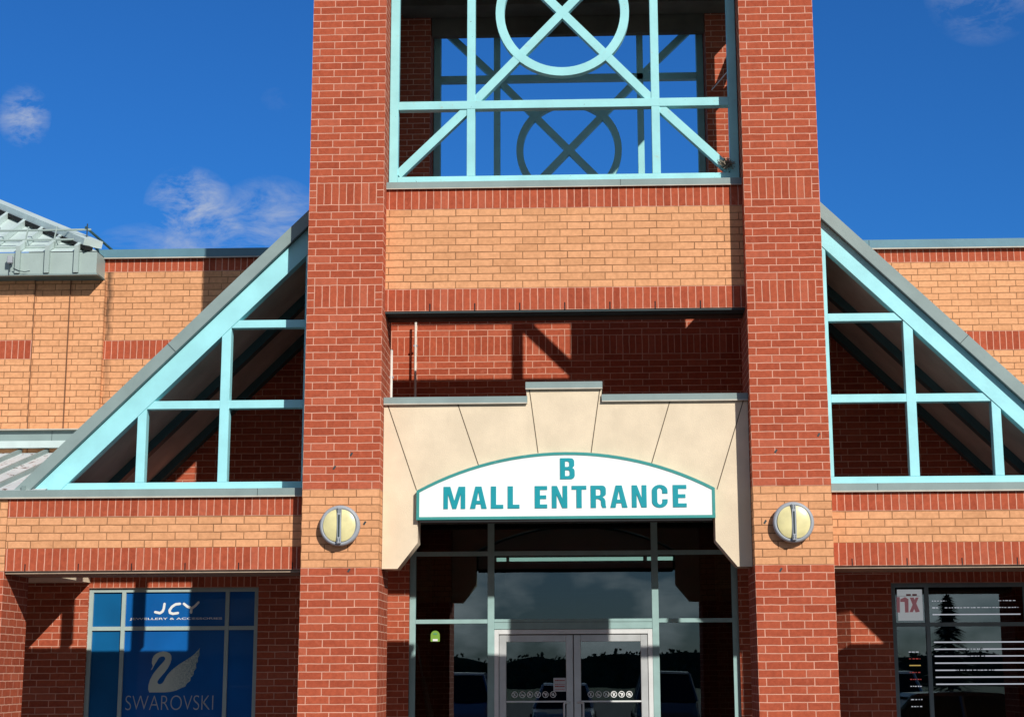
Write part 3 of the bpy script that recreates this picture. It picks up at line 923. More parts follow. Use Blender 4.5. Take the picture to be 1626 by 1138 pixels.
for pts in ([(548, 356), (572, 356), (568, 470), (546, 470)], [(575, 372), (612, 356), (636, 372), (632, 470), (606, 470), (606, 392), (574, 392)],
            [(646, 360), (676, 360), (716, 465), (684, 470)], [(690, 360), (712, 360), (664, 468), (638, 468)]):
    k = 0.0004 * len(mb.f)
    q = [X(*p) for p in pts]
    ar = 0
    mb.quad([(x, PY - 0.003 - k, z) for x, z in q[::-1]], M_LITPINK)
for a, b in ((620, 655), (666, 700)):
    x0, z0 = X(a, 346); x1, z1 = X(b, 334)
    mb.quad([(x0, PY - 0.0025, z0), (x1, PY - 0.0025, z0), (x1, PY - 0.0025, z1), (x0, PY - 0.0025, z1)], M_REDV)
x0, z0 = X(540, 350); x1, z1 = X(722, 347)
mb.quad([(x0, PY - 0.0015, z0), (x1, PY - 0.0015, z0), (x1, PY - 0.0015, z1), (x0, PY - 0.0015, z1)], M_GREY)
mb.build('poster_print', wr)
M_LED = emis('led_white', (0.80, 0.84, 0.95), 0.48, 0.3)
M_LEDR = emis('led_red', (0.9, 0.10, 0.08), 0.30, 0.1)
M_LEDY = emis('led_yellow', (0.9, 0.62, 0.15), 0.45, 0.1)
# lit white stripes and rows of small print on the big pane
mb = MB()
def hbar(x0, x1, z, h, mt, broken=False, rnd=None):
    if not broken:
        mb.box(x0, x1, PY - 0.001, PY + 0.001, z - h / 2, z + h / 2, mt); return
    x = x0
    rr = random.Random(rnd)
    while x < x1:
        w = rr.uniform(0.012, 0.035)
        mb.box(x, min(x + w, x1), PY - 0.001, PY + 0.001, z - h * rr.uniform(.3, .5), z + h * rr.uniform(.3, .5), mt)
        x += w + rr.uniform(0.006, 0.018)
XS0, XS1 = 4.06, 5.06
for i, z in enumerate((1.905, 1.828, 1.752, 1.676, 1.598, 1.522, 1.446)):
    gap = {1: (4.40, 4.60), 2: (4.42, 4.62), 4: (4.28, 4.72)}.get(i)
    if gap:
        hbar(XS0, gap[0], z, 0.013, M_LED)
        hbar(gap[0], gap[1], z, 0.011, M_LED, True, i)
        hbar(gap[1], XS1, z, 0.013, M_LED)
    else:
        hbar(XS0, XS1, z, 0.014, M_LED)
hbar(4.06, 4.22, 2.36, 0.009, M_LED, True, 21); hbar(4.80, 5.0, 2.36, 0.009, M_LED, True, 22)
hbar(4.06, 4.13, 2.285, 0.012, M_LED, True, 23); hbar(4.20, 5.02, 2.285, 0.010, M_LED, True, 24)
hbar(4.06, 5.04, 2.21, 0.012, M_LED)
mb.build('window_stripes', wr)
mb = MB()
for i, (z, mt) in enumerate(((1.80, M_LED), (1.725, M_LEDR), (1.652, M_LEDY), (1.576, M_LEDR), (1.50, M_LEDR), (1.425, M_LED), (1.28, M_LED), (1.205, M_LED))):
    hbar(3.775, 3.90, z, 0.012, mt, mt is not M_LEDY, 40 + i)
    mb.build('small_print', wr); mb = MB()

# ------------------------------------------------------------------ storefront
SY = 4.40
store = MB()
XL, XR = -1.972, 1.998
M_STF = simple('storefront_frame', (0.33, 0.50, 0.49), 0.4, var=0.08)
fr = MB()
def bar(x0, x1, z0, z1, y=SY, d=0.06, mt=M_STF, mbx=None):
    (mbx or fr).box(x0, x1, y, y + d, z0, z1, mt)
bar(XL, XL + 0.075, 0, 3.455); bar(XR - 0.075, XR, 0, 3.455)
for mx in (-0.985, 1.0): bar(mx - 0.04, mx + 0.04, 0, 3.455, y=SY - 0.004, d=0.07)
for a, b in ((XL + 0.075, -1.025), (-0.945, 0.96), (1.04, XR - 0.075)):
    bar(a, b, 2.985, 3.04); bar(a, b, 3.40, 3.455)
bar(XL + 0.075, -1.025, 2.175, 2.225); bar(1.04, XR - 0.075, 2.175, 2.225)
bar(-0.945, 0.96, 2.105, 2.225, y=SY + 0.001)
bar(XL + 0.075, -1.025, 0.0, 0.15); bar(1.04, XR - 0.075, 0.0, 0.15)
front = fr.build('storefront', mall, bevel=0.003)
mb = MB(); mb.box(-0.945, 0.96, SY - 0.0015, SY + 0.001, 2.186, 2.190, M_DARK); mb.build('frame_seam', front)
for a, b, z0, z1, mt in ((XL + .075, -1.025, 3.04, 3.40, 'S'), (-.945, .96, 3.04, 3.40, 'S'), (1.04, XR - .075, 3.04, 3.40, 'S'),
                     (XL + .075, -1.025, 2.225, 2.985, 'G'), (-.945, .96, 2.225, 2.985, 'G'), (1.04, XR - .075, 2.225, 2.985, 'G'),
                     (XL + .075, -1.025, .15, 2.175, 'G'), (1.04, XR - .075, .15, 2.175, 'G')):
    p = MB(); p.box(a, b, SY + 0.03, SY + 0.036, z0, z1, M_GLASS if mt == 'G' else M_SPAN if False else (M_GLASS if mt == 'G' else M_GLASS2))
    p.build('pane', front)
# grey back board behind the top lights
mb = MB(); mb.box(XL, XR, SY + 0.10, SY + 0.12, 2.995, 3.45, simple('spandrel_board', (0.11, 0.095, 0.075), 0.7)); mb.build('spandrel_board', front)
# doors
dr = MB()
bar(-0.945, -0.89, 0, 2.10, mbx=dr, mt=M_ALU2); bar(0.905, 0.96, 0, 2.10, mbx=dr, mt=M_ALU2)
bar(-0.89, 0.905, 2.045, 2.10, mbx=dr, mt=M_ALU2)
door_frame = dr.build('door_frame', front, bevel=0.004)
def door(x0, x1, hinge):
    d = MB()
    y = SY + 0.012
    sw = 0.085
    M_ = M_ALU
    d.box(x0, x0 + sw, y, y + 0.045, 0.01, 2.035, M_); d.box(x1 - sw, x1, y, y + 0.045, 0.01, 2.035, M_)
    d.box(x0 + sw, x1 - sw, y + .001, y + 0.044, 1.955, 2.035, M_); d.box(x0 + sw, x1 - sw, y + .001, y + 0.044, 0.01, 0.26, M_)
    ro = d.build('entrance_door', mall, bevel=0.004)
    p = MB(); p.box(x0 + sw, x1 - sw, y + 0.02, y + 0.026, 0.26, 1.955, M_GLASS); p.build('pane', ro)
    p = MB(); p.box(x0 + sw, x1 - sw, y - 0.03, y - 0.012, 1.245, 1.263, M_ALU2); p.build('push_bar', ro)
    hx = x1 - 0.11 if hinge < 0 else x0 + 0.11
    s = -1 if hinge < 0 else 1
    p = MB()
    p.tube((hx, y - 0.06, 0.85), (hx, y - 0.06, 1.235), 0.011, M_ALU2)
    p.tube((hx, y - 0.06, 1.235), (hx - s * 0.07, y, 1.245), 0.011, M_ALU2)
    p.tube((hx, y - 0.06, 0.85), (hx - s * 0.07, y, 0.84), 0.011, M_ALU2)
    p.build('handle', ro)
    # ring decals
    for i in range(6):
        cx = (x0 + 0.185 + i * 0.092) if hinge < 0 else (x0 + 0.20 + i * 0.092)
        cz = 1.335
        c = MB()
        n = 20
        yy = y + 0.016
        for k in range(n):
            a0, a1 = 2 * math.pi * k / n, 2 * math.pi * (k + 1) / n
            c.quad([(cx + r * math.cos(a), yy, cz + r * math.sin(a)) for r, a in ((0.030, a0), (0.038, a0), (0.038, a1), (0.030, a1))], M_PRINT)
        strip(c, [(cx - 0.022, cz + 0.022), (cx + 0.022, cz - 0.022)], 0.006, yy - 0.0006, M_PRINT)
        sh = [[(-.012, -.02), (.004, .016)], [(-.018, -.006), (.016, -.008)], [(-.014, -.018), (0, .014), (.014, -.016)], [(-.01, .018), (-.004, -.018), (.012, .014)], [(-.016, .01), (.016, .01), (.016, -.001), (.0, -.001), (.0, -.02)], [(-.018, 0), (.006, .012), (.012, -.012), (-.01, -.008)]][i]
        strip(c, [(cx + a, cz + b) for a, b in sh], 0.010, yy - 0.003, M_PRINT)
        c.build('ring_decal', ro)
    return ro
dl = door(-0.885, 0.003, -1)
drr = door(0.012, 0.90, 1)
mb = MB(); mb.box(-0.235, -0.085, SY + 0.022, SY + 0.026, 1.37, 1.53, M_POST)
nt_ = mb.build('paper_notice', dl)
for z, h in ((1.50, 0.012), (1.455, 0.006), (1.43, 0.014), (1.395, 0.005)):
    mb = MB(); x = -0.215
    rr = random.Random(int(z * 100))
    while x < -0.105:
        w = rr.uniform(.008, .02); mb.box(x, min(x + w, -0.1), SY + 0.0185, SY + 0.0225, z - h / 2, z + h / 2, M_REDV); x += w + .004
    mb.build('notice_print', dl)
# sticker on the left sidelight
mb = MB()
cx, cz = -1.66, 2.04
pts = [(cx - 0.055, cz - 0.075), (cx + 0.055, cz - 0.075)] + [(cx + 0.055 * math.cos(a), cz + 0.0 + 0.055 * math.sin(a)) for a in [math.pi * k / 10 for k in range(11)]]
mb.quad([(x, SY + 0.027, z) for x, z in pts], M_LIME)
st = mb.build('door_sticker', front)
mb = MB(); mb.box(cx - 0.03, cx + 0.03, SY + 0.022, SY + 0.0255, cz - 0.07, cz - 0.045, M_PRINT); mb.build('sticker_print', front); mb = MB(); mb.box(cx - 0.02, cx + 0.02, SY + 0.022, SY + 0.0255, cz + 0.012, cz + 0.02, M_TEAL); mb.build('sticker_print', front)
# vestibule behind the glass
mb = MB()
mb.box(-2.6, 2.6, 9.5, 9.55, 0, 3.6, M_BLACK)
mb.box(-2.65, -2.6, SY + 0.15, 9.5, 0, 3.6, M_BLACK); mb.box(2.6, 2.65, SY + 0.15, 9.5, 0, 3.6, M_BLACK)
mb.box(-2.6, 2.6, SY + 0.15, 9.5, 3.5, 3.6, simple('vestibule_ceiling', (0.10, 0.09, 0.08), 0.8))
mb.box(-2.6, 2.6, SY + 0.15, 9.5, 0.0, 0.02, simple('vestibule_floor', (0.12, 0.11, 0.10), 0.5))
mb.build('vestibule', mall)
# inner door screen of the vestibule
mb = MB()
for x in (-1.95, -1.0, -0.02, 0.95, 1.9): mb.box(x - 0.035, x + 0.035, 7.4, 7.46, 0, 3.0, M_DARK)
mb.box(-2.6, 2.6, 7.401, 7.459, 2.13, 2.2, M_DARK); mb.box(-2.6, 2.6, 7.401, 7.459, 2.62, 2.68, M_DARK)
mb.box(-2.55, -2.0, 7.3, 7.35, 0.1, 2.6, simple('display_board', (0.20, 0.12, 0.08), 0.7))
mb.build('inner_screen', mall)
# ceiling light strip
M_LIT = emis('lit_diffuser', (0.70, 0.92, 0.84), 1.9)
lt = thing('ceiling_light', 'long pale green fluorescent light strip seen through the glass above the entrance doors', 'ceiling light')
mb = MB(); mb.box(-0.98, 1.28, 5.0, 5.12, 2.955, 3.0, M_DARK); mb.build('housing', lt)
mb = MB()
for a, b in ((-0.95, -0.83), (-0.79, 0.88), (0.93, 1.25)): mb.box(a, b, 4.985, 5.0, 2.955, 3.0, M_LIT)
mb.build('diffuser', lt)
seat(lt, (0.15, 5.05, 2.955))
# tall leaning things behind the left sidelight
fp = thing('rolled_banner', 'tall folded beige umbrella leaning behind the left sidelight of the entrance', 'umbrella')
mb = MB()
mb.tube((-1.52, 4.75, 0.02), (-1.83, 4.62, 1.55), 0.075, simple('beige_canvas', (0.55, 0.47, 0.36), 0.8), n=12, r2=0.03)
mb.build('canopy', fp, smooth=False)
mb = MB(); mb.tube((-1.83, 4.62, 1.55), (-1.90, 4.59, 1.95), 0.014, M_ALU); mb.build('pole', fp)
seat(fp, (-1.52, 4.75, 0.02)); fp.name = 'folded_umbrella'

# ------------------------------------------------------------------ arch board
arch = thing('entrance_arch', 'cream stucco arch panel with raised keystone above the mall doors, between the front pillars', 'arch panel')
AY0, AY1 = 0.22, 0.47
ARC_R, ARC_Z = 3.08, 0.62
def arc_top(x0, x1, r, n):
    return [(x0 + (x1 - x0) * i / n, ARC_Z + math.sqrt(r * r - (x0 + (x1 - x0) * i / n) ** 2)) for i in range(n + 1)]
outer = [(-G + .004, 4.19), (-0.372, 4.19), (-0.385, 4.33), (0.362, 4.33), (0.345, 4.20), (G - .004, 4.20), (G - .004, 2.585), (1.65, 2.585), (1.445, 2.835)] + arc_top(1.445, -1.445, ARC_R + .004, 28) + [(-1.445, 2.835), (-1.64, 2.585), (-G + .004, 2.585)]
def tri_prism(poly, y0, y1, mt, name, parent, bevel=0):
    cu = bpy.data.curves.new('c', 'CURVE')
    cu.dimensions = '2D'; cu.fill_mode = 'BOTH'
    sp = cu.splines.new('POLY'); sp.points.add(len(poly) - 1)
    for i, (x, z) in enumerate(poly): sp.points[i].co = (x, z, 0, 1)
    sp.use_cyclic_u = True
    cu.extrude = (y1 - y0) / 2
    return curve_to(name, cu, mt, lambda co: Vector((co.x, (y0 + y1) / 2 - co.z, co.y)), parent)
tri_prism(outer, AY0, AY1, M_STUC, 'stucco_panel', arch)
mb = MB()
def cop(x0, x1, z0, z1):
    mb.box(x0, x1, AY0 - 0.03, AY1 + 0.03, z0, z1, M_COP)
    mb.box(x0, x1, AY0 - 0.036, AY0 - 0.026, z0 - 0.006, z0 + 0.006, M_COPLIP)
cop(-G + .003, -0.372, 4.193, 4.262); cop(-0.39, 0.368, 4.333, 4.402); cop(0.36, G - .003, 4.203, 4.272)
mb.build('metal_coping', arch)
for a, b in (((-0.352, 4.325), (-0.27, 3.70)), ((0.342, 4.325), (0.25, 3.70)), ((-1.06, 4.19), (-0.855, 3.585)), ((1.03, 4.20), (0.84, 3.592)), ((-1.755, 4.19), (-1.462, 3.345)), ((1.75, 4.20), (1.47, 3.33))):
    jn = MB()
    jn.beam((a[0], AY0 - 0.0015, a[1]), (b[0], AY0 - 0.0015, b[1]), 0.009, 0.003, M_JOINT)
    jn.build('joint_line', arch)
seat(arch, (0, 0.35, 2.585))

sign = thing('entrance_sign', 'white arched sign reading B MALL ENTRANCE with teal letters and teal frame', 'sign')
SF = 0.155
so = [(-1.455, 3.05), (1.445, 3.05)] + arc_top(1.445, -1.455, ARC_R, 28)
def inset(poly, d):
    n = len(poly); out = []
    for i in range(n):
        p0, p1, p2 = Vector(poly[i - 1]), Vector(poly[i]), Vector(poly[(i + 1) % n])
        a = (p1 - p0).normalized(); b = (p2 - p1).normalized()
        na, nb = Vector((-a.y, a.x)), Vector((-b.y, b.x))
        m = (na + nb).normalized()
        out.append(tuple(p1 + m * (d / max(0.3, m.dot(na)))))
    return out
si = inset(so, 0.028)
tri_prism(si, SF + 0.006, AY0 - 0.002, M_WHITE, 'sign_face', sign)
mb = MB()
n = len(so)
for i in range(n):
    j = (i + 1) % n
    a, b, c, d = so[i], so[j], si[j], si[i]
    q = [(a, SF), (b, SF), (c, SF), (d, SF)]
    mb.quad([(p[0], SF, p[1]) for p in (a, b, c, d)], M_SFRAME)
    mb.quad([(a[0], SF, a[1]), (a[0], AY0 + .03, a[1]), (b[0], AY0 + .03, b[1]), (b[0], SF, b[1])], M_SFRAME)
    mb.quad([(d[0], SF, d[1]), (c[0], SF, c[1]), (c[0], SF + 0.02, c[1]), (d[0], SF + 0.02, d[1])], M_SFRAME)
mb.build('sign_frame', sign)
mb = MB(); mb.box(-1.42, 1.41, SF + 0.012, AY0 + 0.12, 3.026, 3.048, M_BLACK); mb.build('light_trough', sign)
# letters
def arcp(cx, cz, rx, rz, a0, a1, n=8):
    return [(cx + rx * math.cos(R(a0 + (a1 - a0) * i / n)), cz + rz * math.sin(R(a0 + (a1 - a0) * i / n))) for i in range(n + 1)]
def glyph(ch, w, s):
    """bold condensed capitals, height 1; w width, s stem"""
    if ch == 'L': return [[(0, 0), (w, 0), (w, .17), (s, .17), (s, 1), (0, 1)]]
    if ch == 'E': return [[(0, 0), (w, 0), (w, .17), (s, .17), (s, .42), (w * .92, .42), (w * .92, .58), (s, .58), (s, .83), (w, .83), (w, 1), (0, 1)]]
    if ch == 'T': return [[(w / 2 - s / 2, 0), (w / 2 + s / 2, 0), (w / 2 + s / 2, .83), (w, .83), (w, 1), (0, 1), (0, .83), (w / 2 - s / 2, .83)]]
    if ch == 'N': return [[(0, 0), (s * .9, 0), (s * .9, .62), (w - s * .98, 0), (w, 0), (w, 1), (w - s * .9, 1), (w - s * .9, .40), (s * .98, 1), (0, 1)]]
    if ch == 'M': return [[(0, 0), (s * .85, 0), (s * .85, .68), (w / 2 - s * .36, 0), (w / 2 + s * .36, 0), (w - s * .85, .68), (w - s * .85, 0), (w, 0), (w, 1), (w - s * 1.3, 1), (w / 2, .36), (s * 1.3, 1), (0, 1)]]
    if ch == 'A': return [[(0, 0), (s, 0), (s + .035, .20), (w - s - .035, .20), (w - s, 0), (w, 0), (w / 2 + s * .58, 1), (w / 2 - s * .58, 1)], [(w / 2 - .075 - 0.0, .36), (w / 2, .78), (w / 2 + .075, .36)]]
    if ch == 'R':
        o = [(0, 0), (s, 0), (s, .40), (w * .5, .40), (w * .66, .33), (w * .68, .12), (w * .76, 0), (w, 0), (w * .97, .10), (w * .95, .32), (w * .88, .42), (w * .76, .475)] + arcp(w - .17, .63, .16, .12, -50, 0, 4) + arcp(w - .18, .82, .17, .18, 0, 90, 6) + [(0, 1)]
        h = [(s, .55), (s, .84), (w * .55, .84)] + arcp(w - s - .10, .76, .09, .08, 80, 0, 4) + arcp(w - s - .10, .64, .09, .09, 0, -80, 4) + [(w * .5, .55)]
        return [o, h]
    if ch == 'B':
        o = [(0, 0), (w - .2, 0)] + arcp(w - .18, .18, .18, .18, -80, 0, 5) + [(w, .36)] + arcp(w - .14, .40, .13, .12, 20, 60, 3) + [(w - .10, .53)] + arcp(w - .17, .66, .15, .10, -30, 0, 3) + arcp(w - .20, .82, .18, .18, 0, 90, 6) + [(0, 1)]
        h1 = [(s, .15), (s, .43), (w * .55, .43)] + arcp(w - s - .09, .34, .09, .09, 80, 0, 4) + arcp(w - s - .09, .24, .09, .09, 0, -80, 4) + [(w * .5, .15)]
        h2 = [(s, .585), (s, .85), (w * .52, .85)] + arcp(w - s - .11, .77, .09, .08, 80, 0, 4) + arcp(w - s - .11, .67, .09, .085, 0, -80, 4) + [(w * .48, .585)]
        return [o, h1, h2]
    if ch == 'C':
        rx = w / 2
        o = arcp(rx, .74, rx, .275, 0, 180, 12) + arcp(rx, .26, rx, .275, 180, 360, 12) + [(w, .36), (w - s, .36), (w - s, .26)]
        i_ = arcp(rx, .26, rx - s, .13, 0, -180, 10)[1:] + arcp(rx, .74, rx - s, .13, 180, 0, 10)
        return [o + i_ + [(w - s, .62), (w, .62)]]
def letter(ch, px0, px1, z0=3.155, hgt=0.215):
    x0 = -1.19 + (px0 - 704.3) * (2.36 / 385.2)
    x1 = -1.19 + (px1 - 704.3) * (2.36 / 385.2)
    w = (x1 - x0) / hgt
    gl = glyph(ch, w, 0.235)
    outline_mesh('letter', [[(x0 + x * hgt, z0 + z * hgt) for x, z in c] for c in gl], M_TEAL,
                 lambda co: Vector((co.x, SF + 0.002 - co.z, co.y)), depth=0.006, parent=sign)
for ch, a, b in (('M', 704.3, 738.9), ('A', 746.5, 773), ('L', 779.7, 799.3), ('L', 806.4, 825), ('E', 849.4, 869), ('N', 876.5, 901), ('T', 908, 931.2), ('R', 938, 962.4), ('A', 969, 996), ('N', 1003.2, 1026.4), ('C', 1035, 1059.6), ('E', 1068, 1089.5)):
    letter(ch, a, b)
letter('B', 889.8, 913, 3.435, 0.205)
seat(sign, (0, 0.2, 3.05))

# ------------------------------------------------------------------ wall lamps
def wall_lamp(x, label, par=None):
    t = thing('wall_lamp', label, 'wall lamp', group='round lamps on the front pillars')
    def disc(name, prof, mt, clip=None):
        m_ = MB()
        n = 48
        for k in range(len(prof) - 1):
            (r0, y0), (r1, y1) = prof[k], prof[k + 1]
            for i in range(n):
                a0, a1 = 2 * math.pi * i / n, 2 * math.pi * (i + 1) / n
                q = [(r0 * math.cos(a0), y0, r0 * math.sin(a0)), (r0 * math.cos(a1), y0, r0 * math.sin(a1)), (r1 * math.cos(a1), y1, r1 * math.sin(a1)), (r1 * math.cos(a0), y1, r1 * math.sin(a0))]
                if clip and not clip((a0 + a1) / 2): continue
                if r1 < 1e-4: q = q[:3]
                m_.quad(q, mt)
        return m_.build(name, t)
    o = disc('housing', [(0.165, 0.001), (0.192, -0.03), (0.196, -0.07), (0.185, -0.095), (0.165, -0.10), (0.160, -0.092), (0.0001, -0.09)], M_LRING)
    for p in o.data.polygons: p.use_smooth = True
    for s in (-1, 1):
        m_ = MB()
        n, k = 20, 6
        def pt(i, j):
            a = -math.pi / 2 + math.pi * i / n
            r = 0.156 * j / k
            xx = 0.022 + (r * math.cos(a)) * (0.134 / 0.156)
            zz = r * math.sin(a) * 0.98
            d = math.sqrt(max(0, 1 - (xx / 0.17) ** 2 - (zz / 0.17) ** 2))
            return (s * xx, -0.093 - 0.035 * d, zz)
        for j in range(k):
            for i in range(n):
                q = [pt(i, j), pt(i + 1, j), pt(i + 1, j + 1), pt(i, j + 1)]
                if j == 0: q = [q[0], q[2], q[3]]
                m_.quad(q, M_LENS)
        m_.build('lens', t, smooth=True)
    m_ = MB(); m_.box(-0.02, 0.02, -0.135, -0.092, -0.172, 0.172, M_LRING); m_.build('centre_bar', t, bevel=0.004)
    m_ = MB(); m_.box(-0.008, 0.008, -0.139, -0.134, -0.11, 0.10, M_DARK); m_.build('bar_slot', t)
    m_ = MB()
    for z in (-.155, -.142, -.128, .128, .142, .155):
        for xx in (-.010, .010): m_.tube((xx, -0.134, z), (xx, -0.140, z), 0.0042, M_DARK, n=6)
    m_.build('rivets', t)
    t.location = (x, 0, 2.98)
    return t
wall_lamp(-2.165, 'round cream and grey wall lamp on the front pillar left of the entrance')
wall_lamp(2.165, 'round cream and grey wall lamp on the front pillar right of the entrance')

# ------------------------------------------------------------------ gable canopies
def gable(s):
    side = 'left' if s < 0 else 'right'
    t = thing('gable_canopy', 'turquoise half gable canopy with grey rake and brick fascia, %s of the tower' % side, 'canopy', group='half gable canopies beside the tower')
    def X(x): return s * x
    def BX(m_, x0, x1, *a, **k):
        a0, a1 = sorted((s * x0, s * x1)); m_.box(a0, a1, *a, **k)
    XI, XOUT = XO + 0.0, 5.49
    # brick beam
    mb = MB()
    a, b = sorted((s * (XI + 0.002), s * XOUT))
    for z0, z1, mt in ((2.586, 2.804, M_SOLD), (2.804, 3.11, M_BUF), (3.11, 3.295, M_SOLD)):
        zo = z0 if mt is M_SOLD else 2.811 - 0.30 + 0.0
        mb.box(a, b, 0.215, 0.60, z0, z1, mt, uo=(0.0, zo if mt is M_SOLD else 2.804 - 0.3 + 0.0), skip=('b' if z0 > 2.6 else '') + ('t' if z1 < 3.29 else ''))
    x = a + 0.2
    while x < b - 0.1:
        mb.box(x - 0.005, x + 0.005, 0.213, 0.218, 2.588, 2.655, M_BLACK); x += 0.525
    mb.build('brick_fascia', t)
    mb = MB()
    mb.box(a, b, 0.24, 0.92, 2.560, 2.583, M_TAN)
    mb.box(a, b, 0.60, 0.92, 2.583, 3.05, M_DARK)
    mb.build('beam_soffit', t)
    mb = MB()
    mb.box(a if s > 0 else a - 0.12, b if s < 0 else b + 0.12, 0.185, 0.62, 3.297, 3.375, M_COP)
    mb.box(a if s > 0 else a - 0.12, b if s < 0 else b + 0.12, 0.178, 0.19, 3.290, 3.303, M_COPLIP)
    xs = s * 3.02
    mb.box(xs - 0.002, xs + 0.002, 0.1825, 0.187, 3.303, 3.373, M_DARK)
    mb.build('sill_coping', t)
    # frame
    FY = 0.50
    k = 0.985
    def zt(x, off): return off - (x - 2.64) * k       # off: height at x = 2.64
    TOP, CY, CB = 6.245, 6.075, 5.80
    def px(poly): return [(s * x, z) for x, z in poly]
    xe = 2.55
    def foot(off, z): return 2.64 + (off - z) / k
    f = MB()
    f.prism(px([(xe, zt(xe, CB)), (foot(CB, 3.376), 3.376), (foot(CY, 3.376), 3.376), (xe, zt(xe, CY))]), FY, FY + 0.13, M_CYAN2)
    root = f.build('rake_beam', t, bevel=0.003)
    m_ = MB()
    m_.prism(px([(xe, zt(xe, CY) + .004), (foot(CY, 3.378) + .004, 3.378), (foot(TOP, 3.378), 3.378), (xe, zt(xe, TOP))]), FY - 0.06, FY + 0.13, M_COP)
    # laps between flashing lengths
    for xx in (3.95,):
        zc = zt(xx, CY) + .01
        m_.beam((s * xx, FY - 0.063, zc), (s * (xx + 0.085), FY - 0.063, zc + 0.085), 0.006, 0.004, M_DARK)
    m_.build('rake_flashing', t)
    m_ = MB()
    m_.prism(px([(xe, zt(xe, CY) + .004), (foot(CY, 3.376) + .006, 3.376), (foot(CY, 3.376), 3.376), (xe, zt(xe, CY) - .008)]), FY - 0.064, FY - 0.058, M_DARK)
    m_.build('drip_gap', t)
    def railx(z): return foot(CB, z)
    g = MB()
    for z0, z1 in ((5.045, 5.125), (4.218, 4.300)):
        g.prism(px([(2.652, z0), (railx(z0), z0), (railx(z1), z1), (2.652, z1)]), FY + 0.012, FY + 0.11, M_CYAN2)
    g.prism(px([(2.56, 3.39 - .012), (railx(3.378), 3.378), (railx(3.475), 3.475), (2.56, 3.475)]), FY + 0.006, FY + 0.05, M_CYAN2)
    g.build('cross_rail', t, bevel=0.003)
    for x0, x1 in ((2.56, 2.652), (3.40, 3.495), (4.235, 4.325)):
        g = MB()
        if x0 < 2.6: g.prism(px([(x0, 3.476), (x1, 3.476), (x1, zt(x1, CB)), (x0, zt(x0, CB))]), FY + 0.008, FY + 0.12, M_CYAN2)
        else: g.prism(px([(x0, 3.476), (x1, 3.476), (x1, zt(x1, CB)), (x0, zt(x0, CB))]), FY + 0.009, FY + 0.118, M_CYAN2)
        g.build('upright_bar', t, bevel=0.003)
    # roof sheet back to the wall, boarded underside, beams below
    m_ = MB()
    m_.prism(px([(xe, zt(xe, CB) + 0.10), (foot(CB + 0.10, 3.38), 3.38), (foot(CB + .14, 3.38), 3.38), (xe, zt(xe, CB) + 0.14)]), FY + 0.135, WY, M_SOFFIT)
    m_.build('roof_boards', t)
    m_ = MB()
    m_.prism(px([(xe, zt(xe, CB) + 0.145), (foot(CB + .145, 3.38), 3.38), (foot(TOP - .01, 3.38), 3.38), (xe, zt(xe, TOP) - .01)]), FY + 0.135, WY - 0.002, M_COP)
    m_.build('metal_roof', t)
    for y0, y1, dz in ((1.72, 1.86, 0.0), (WY - 0.14, WY - 0.004, 0.0)):
        m_ = MB()
        m_.prism(px([(xe, zt(xe, CB) - 0.02), (foot(CB - .02, 3.38), 3.38), (foot(CB + .099, 3.38), 3.38), (xe, zt(xe, CB) + 0.099)]), y0, y1, M_RAFT)
        m_.build('rafter', t)
    seat(t, (s * 4.0, 0.4, 2.56))
gable(-1)
gable(1)
# ledges closing the shops' flat ceilings beneath the gables
# (open from the gable floor down to the walk, as in the picture)

# ------------------------------------------------------------------ left wing: pier, low roof, corner block
def wing(s):
    def B(mb, x0, x1, *a, **k):
        p, q = sorted((s * x0, s * x1)); mb.box(p, q, *a, **k)
    XW = 9.0 if s < 0 else 14.0
    where = 'far left edge of the mall front' if s < 0 else 'outer end of the right canopy'
    pier = thing('brick_pier', 'short brick pier with buff top at the ' + where, 'pier')
    mb = MB()
    for z0, z1, mt in ((0, 2.586, M_RED), (2.586, 3.295, M_BUF)):
        B(mb, 5.495, 6.25, 0.215, 0.95, z0, z1, mt, uo=(-5.495, ZB), skip='b' if z0 else 't')
    mb.build('brick_shaft', pier)
    seat(pier, (s * 5.87, 0.58, 0))
    low = thing('lean_to_roof', 'low standing seam metal roof with peeling white paint, %s' % ('at the left edge' if s < 0 else 'right of the right canopy'), 'roof')
    y0, z0, y1, z1 = 0.42, 3.40, WY - 0.03, 4.12
    xa, xb = sorted((s * XW, s * 5.20))
    mb = MB()
    mb.quad([(xa, y0, z0), (xb, y0, z0), (xb, y1, z1), (xa, y1, z1)], M_ROOFPEEL)
    mb.quad([(xa, y0, z0 - .05), (xa, y1, z1 - .05), (xb, y1, z1 - .05), (xb, y0, z0 - .05)], M_SOFFIT)
    mb.quad([(xa, y0, z0 - .05), (xb, y0, z0 - .05), (xb, y0, z0), (xa, y0, z0)], M_COP)
    mb.build('roof_sheet', low)
    x = 5.42
    while x < XW:
        mb = MB()
        mb.beam((s * x, y0, z0), (s * x, y1, z1), 0.04, 0.042, M_COP, (0, -0.26, 1))
        mb.build('standing_seam', low)
        x += 0.31
    mb = MB()
    B(mb, 5.0, XW, WY - 0.10, WY - .001, 4.235, 4.36, M_COP)
    B(mb, 5.0, XW, WY - 0.17, WY - 0.10, 4.155, 4.235, M_ROOFW)
    B(mb, 5.0, XW, WY - 0.165, WY - 0.002, 4.362, 4.375, M_COPLIP)
    B(mb, 5.986, 5.99, WY - 0.103, WY - 0.09, 4.236, 4.359, M_DARK)
    mb.build('wall_flashing', low)
    mb = MB()
    B(mb, 5.61, XW, 0.185, 0.62, 3.297, 3.375, M_COP)
    B(mb, 6.252, XW, 0.215, 0.6, 2.586, 3.295, M_BUF, uo=(0, ZB))
    mb.build('eave_beam', low)
    seat(low, (s * 7.0, 1.7, 3.3))
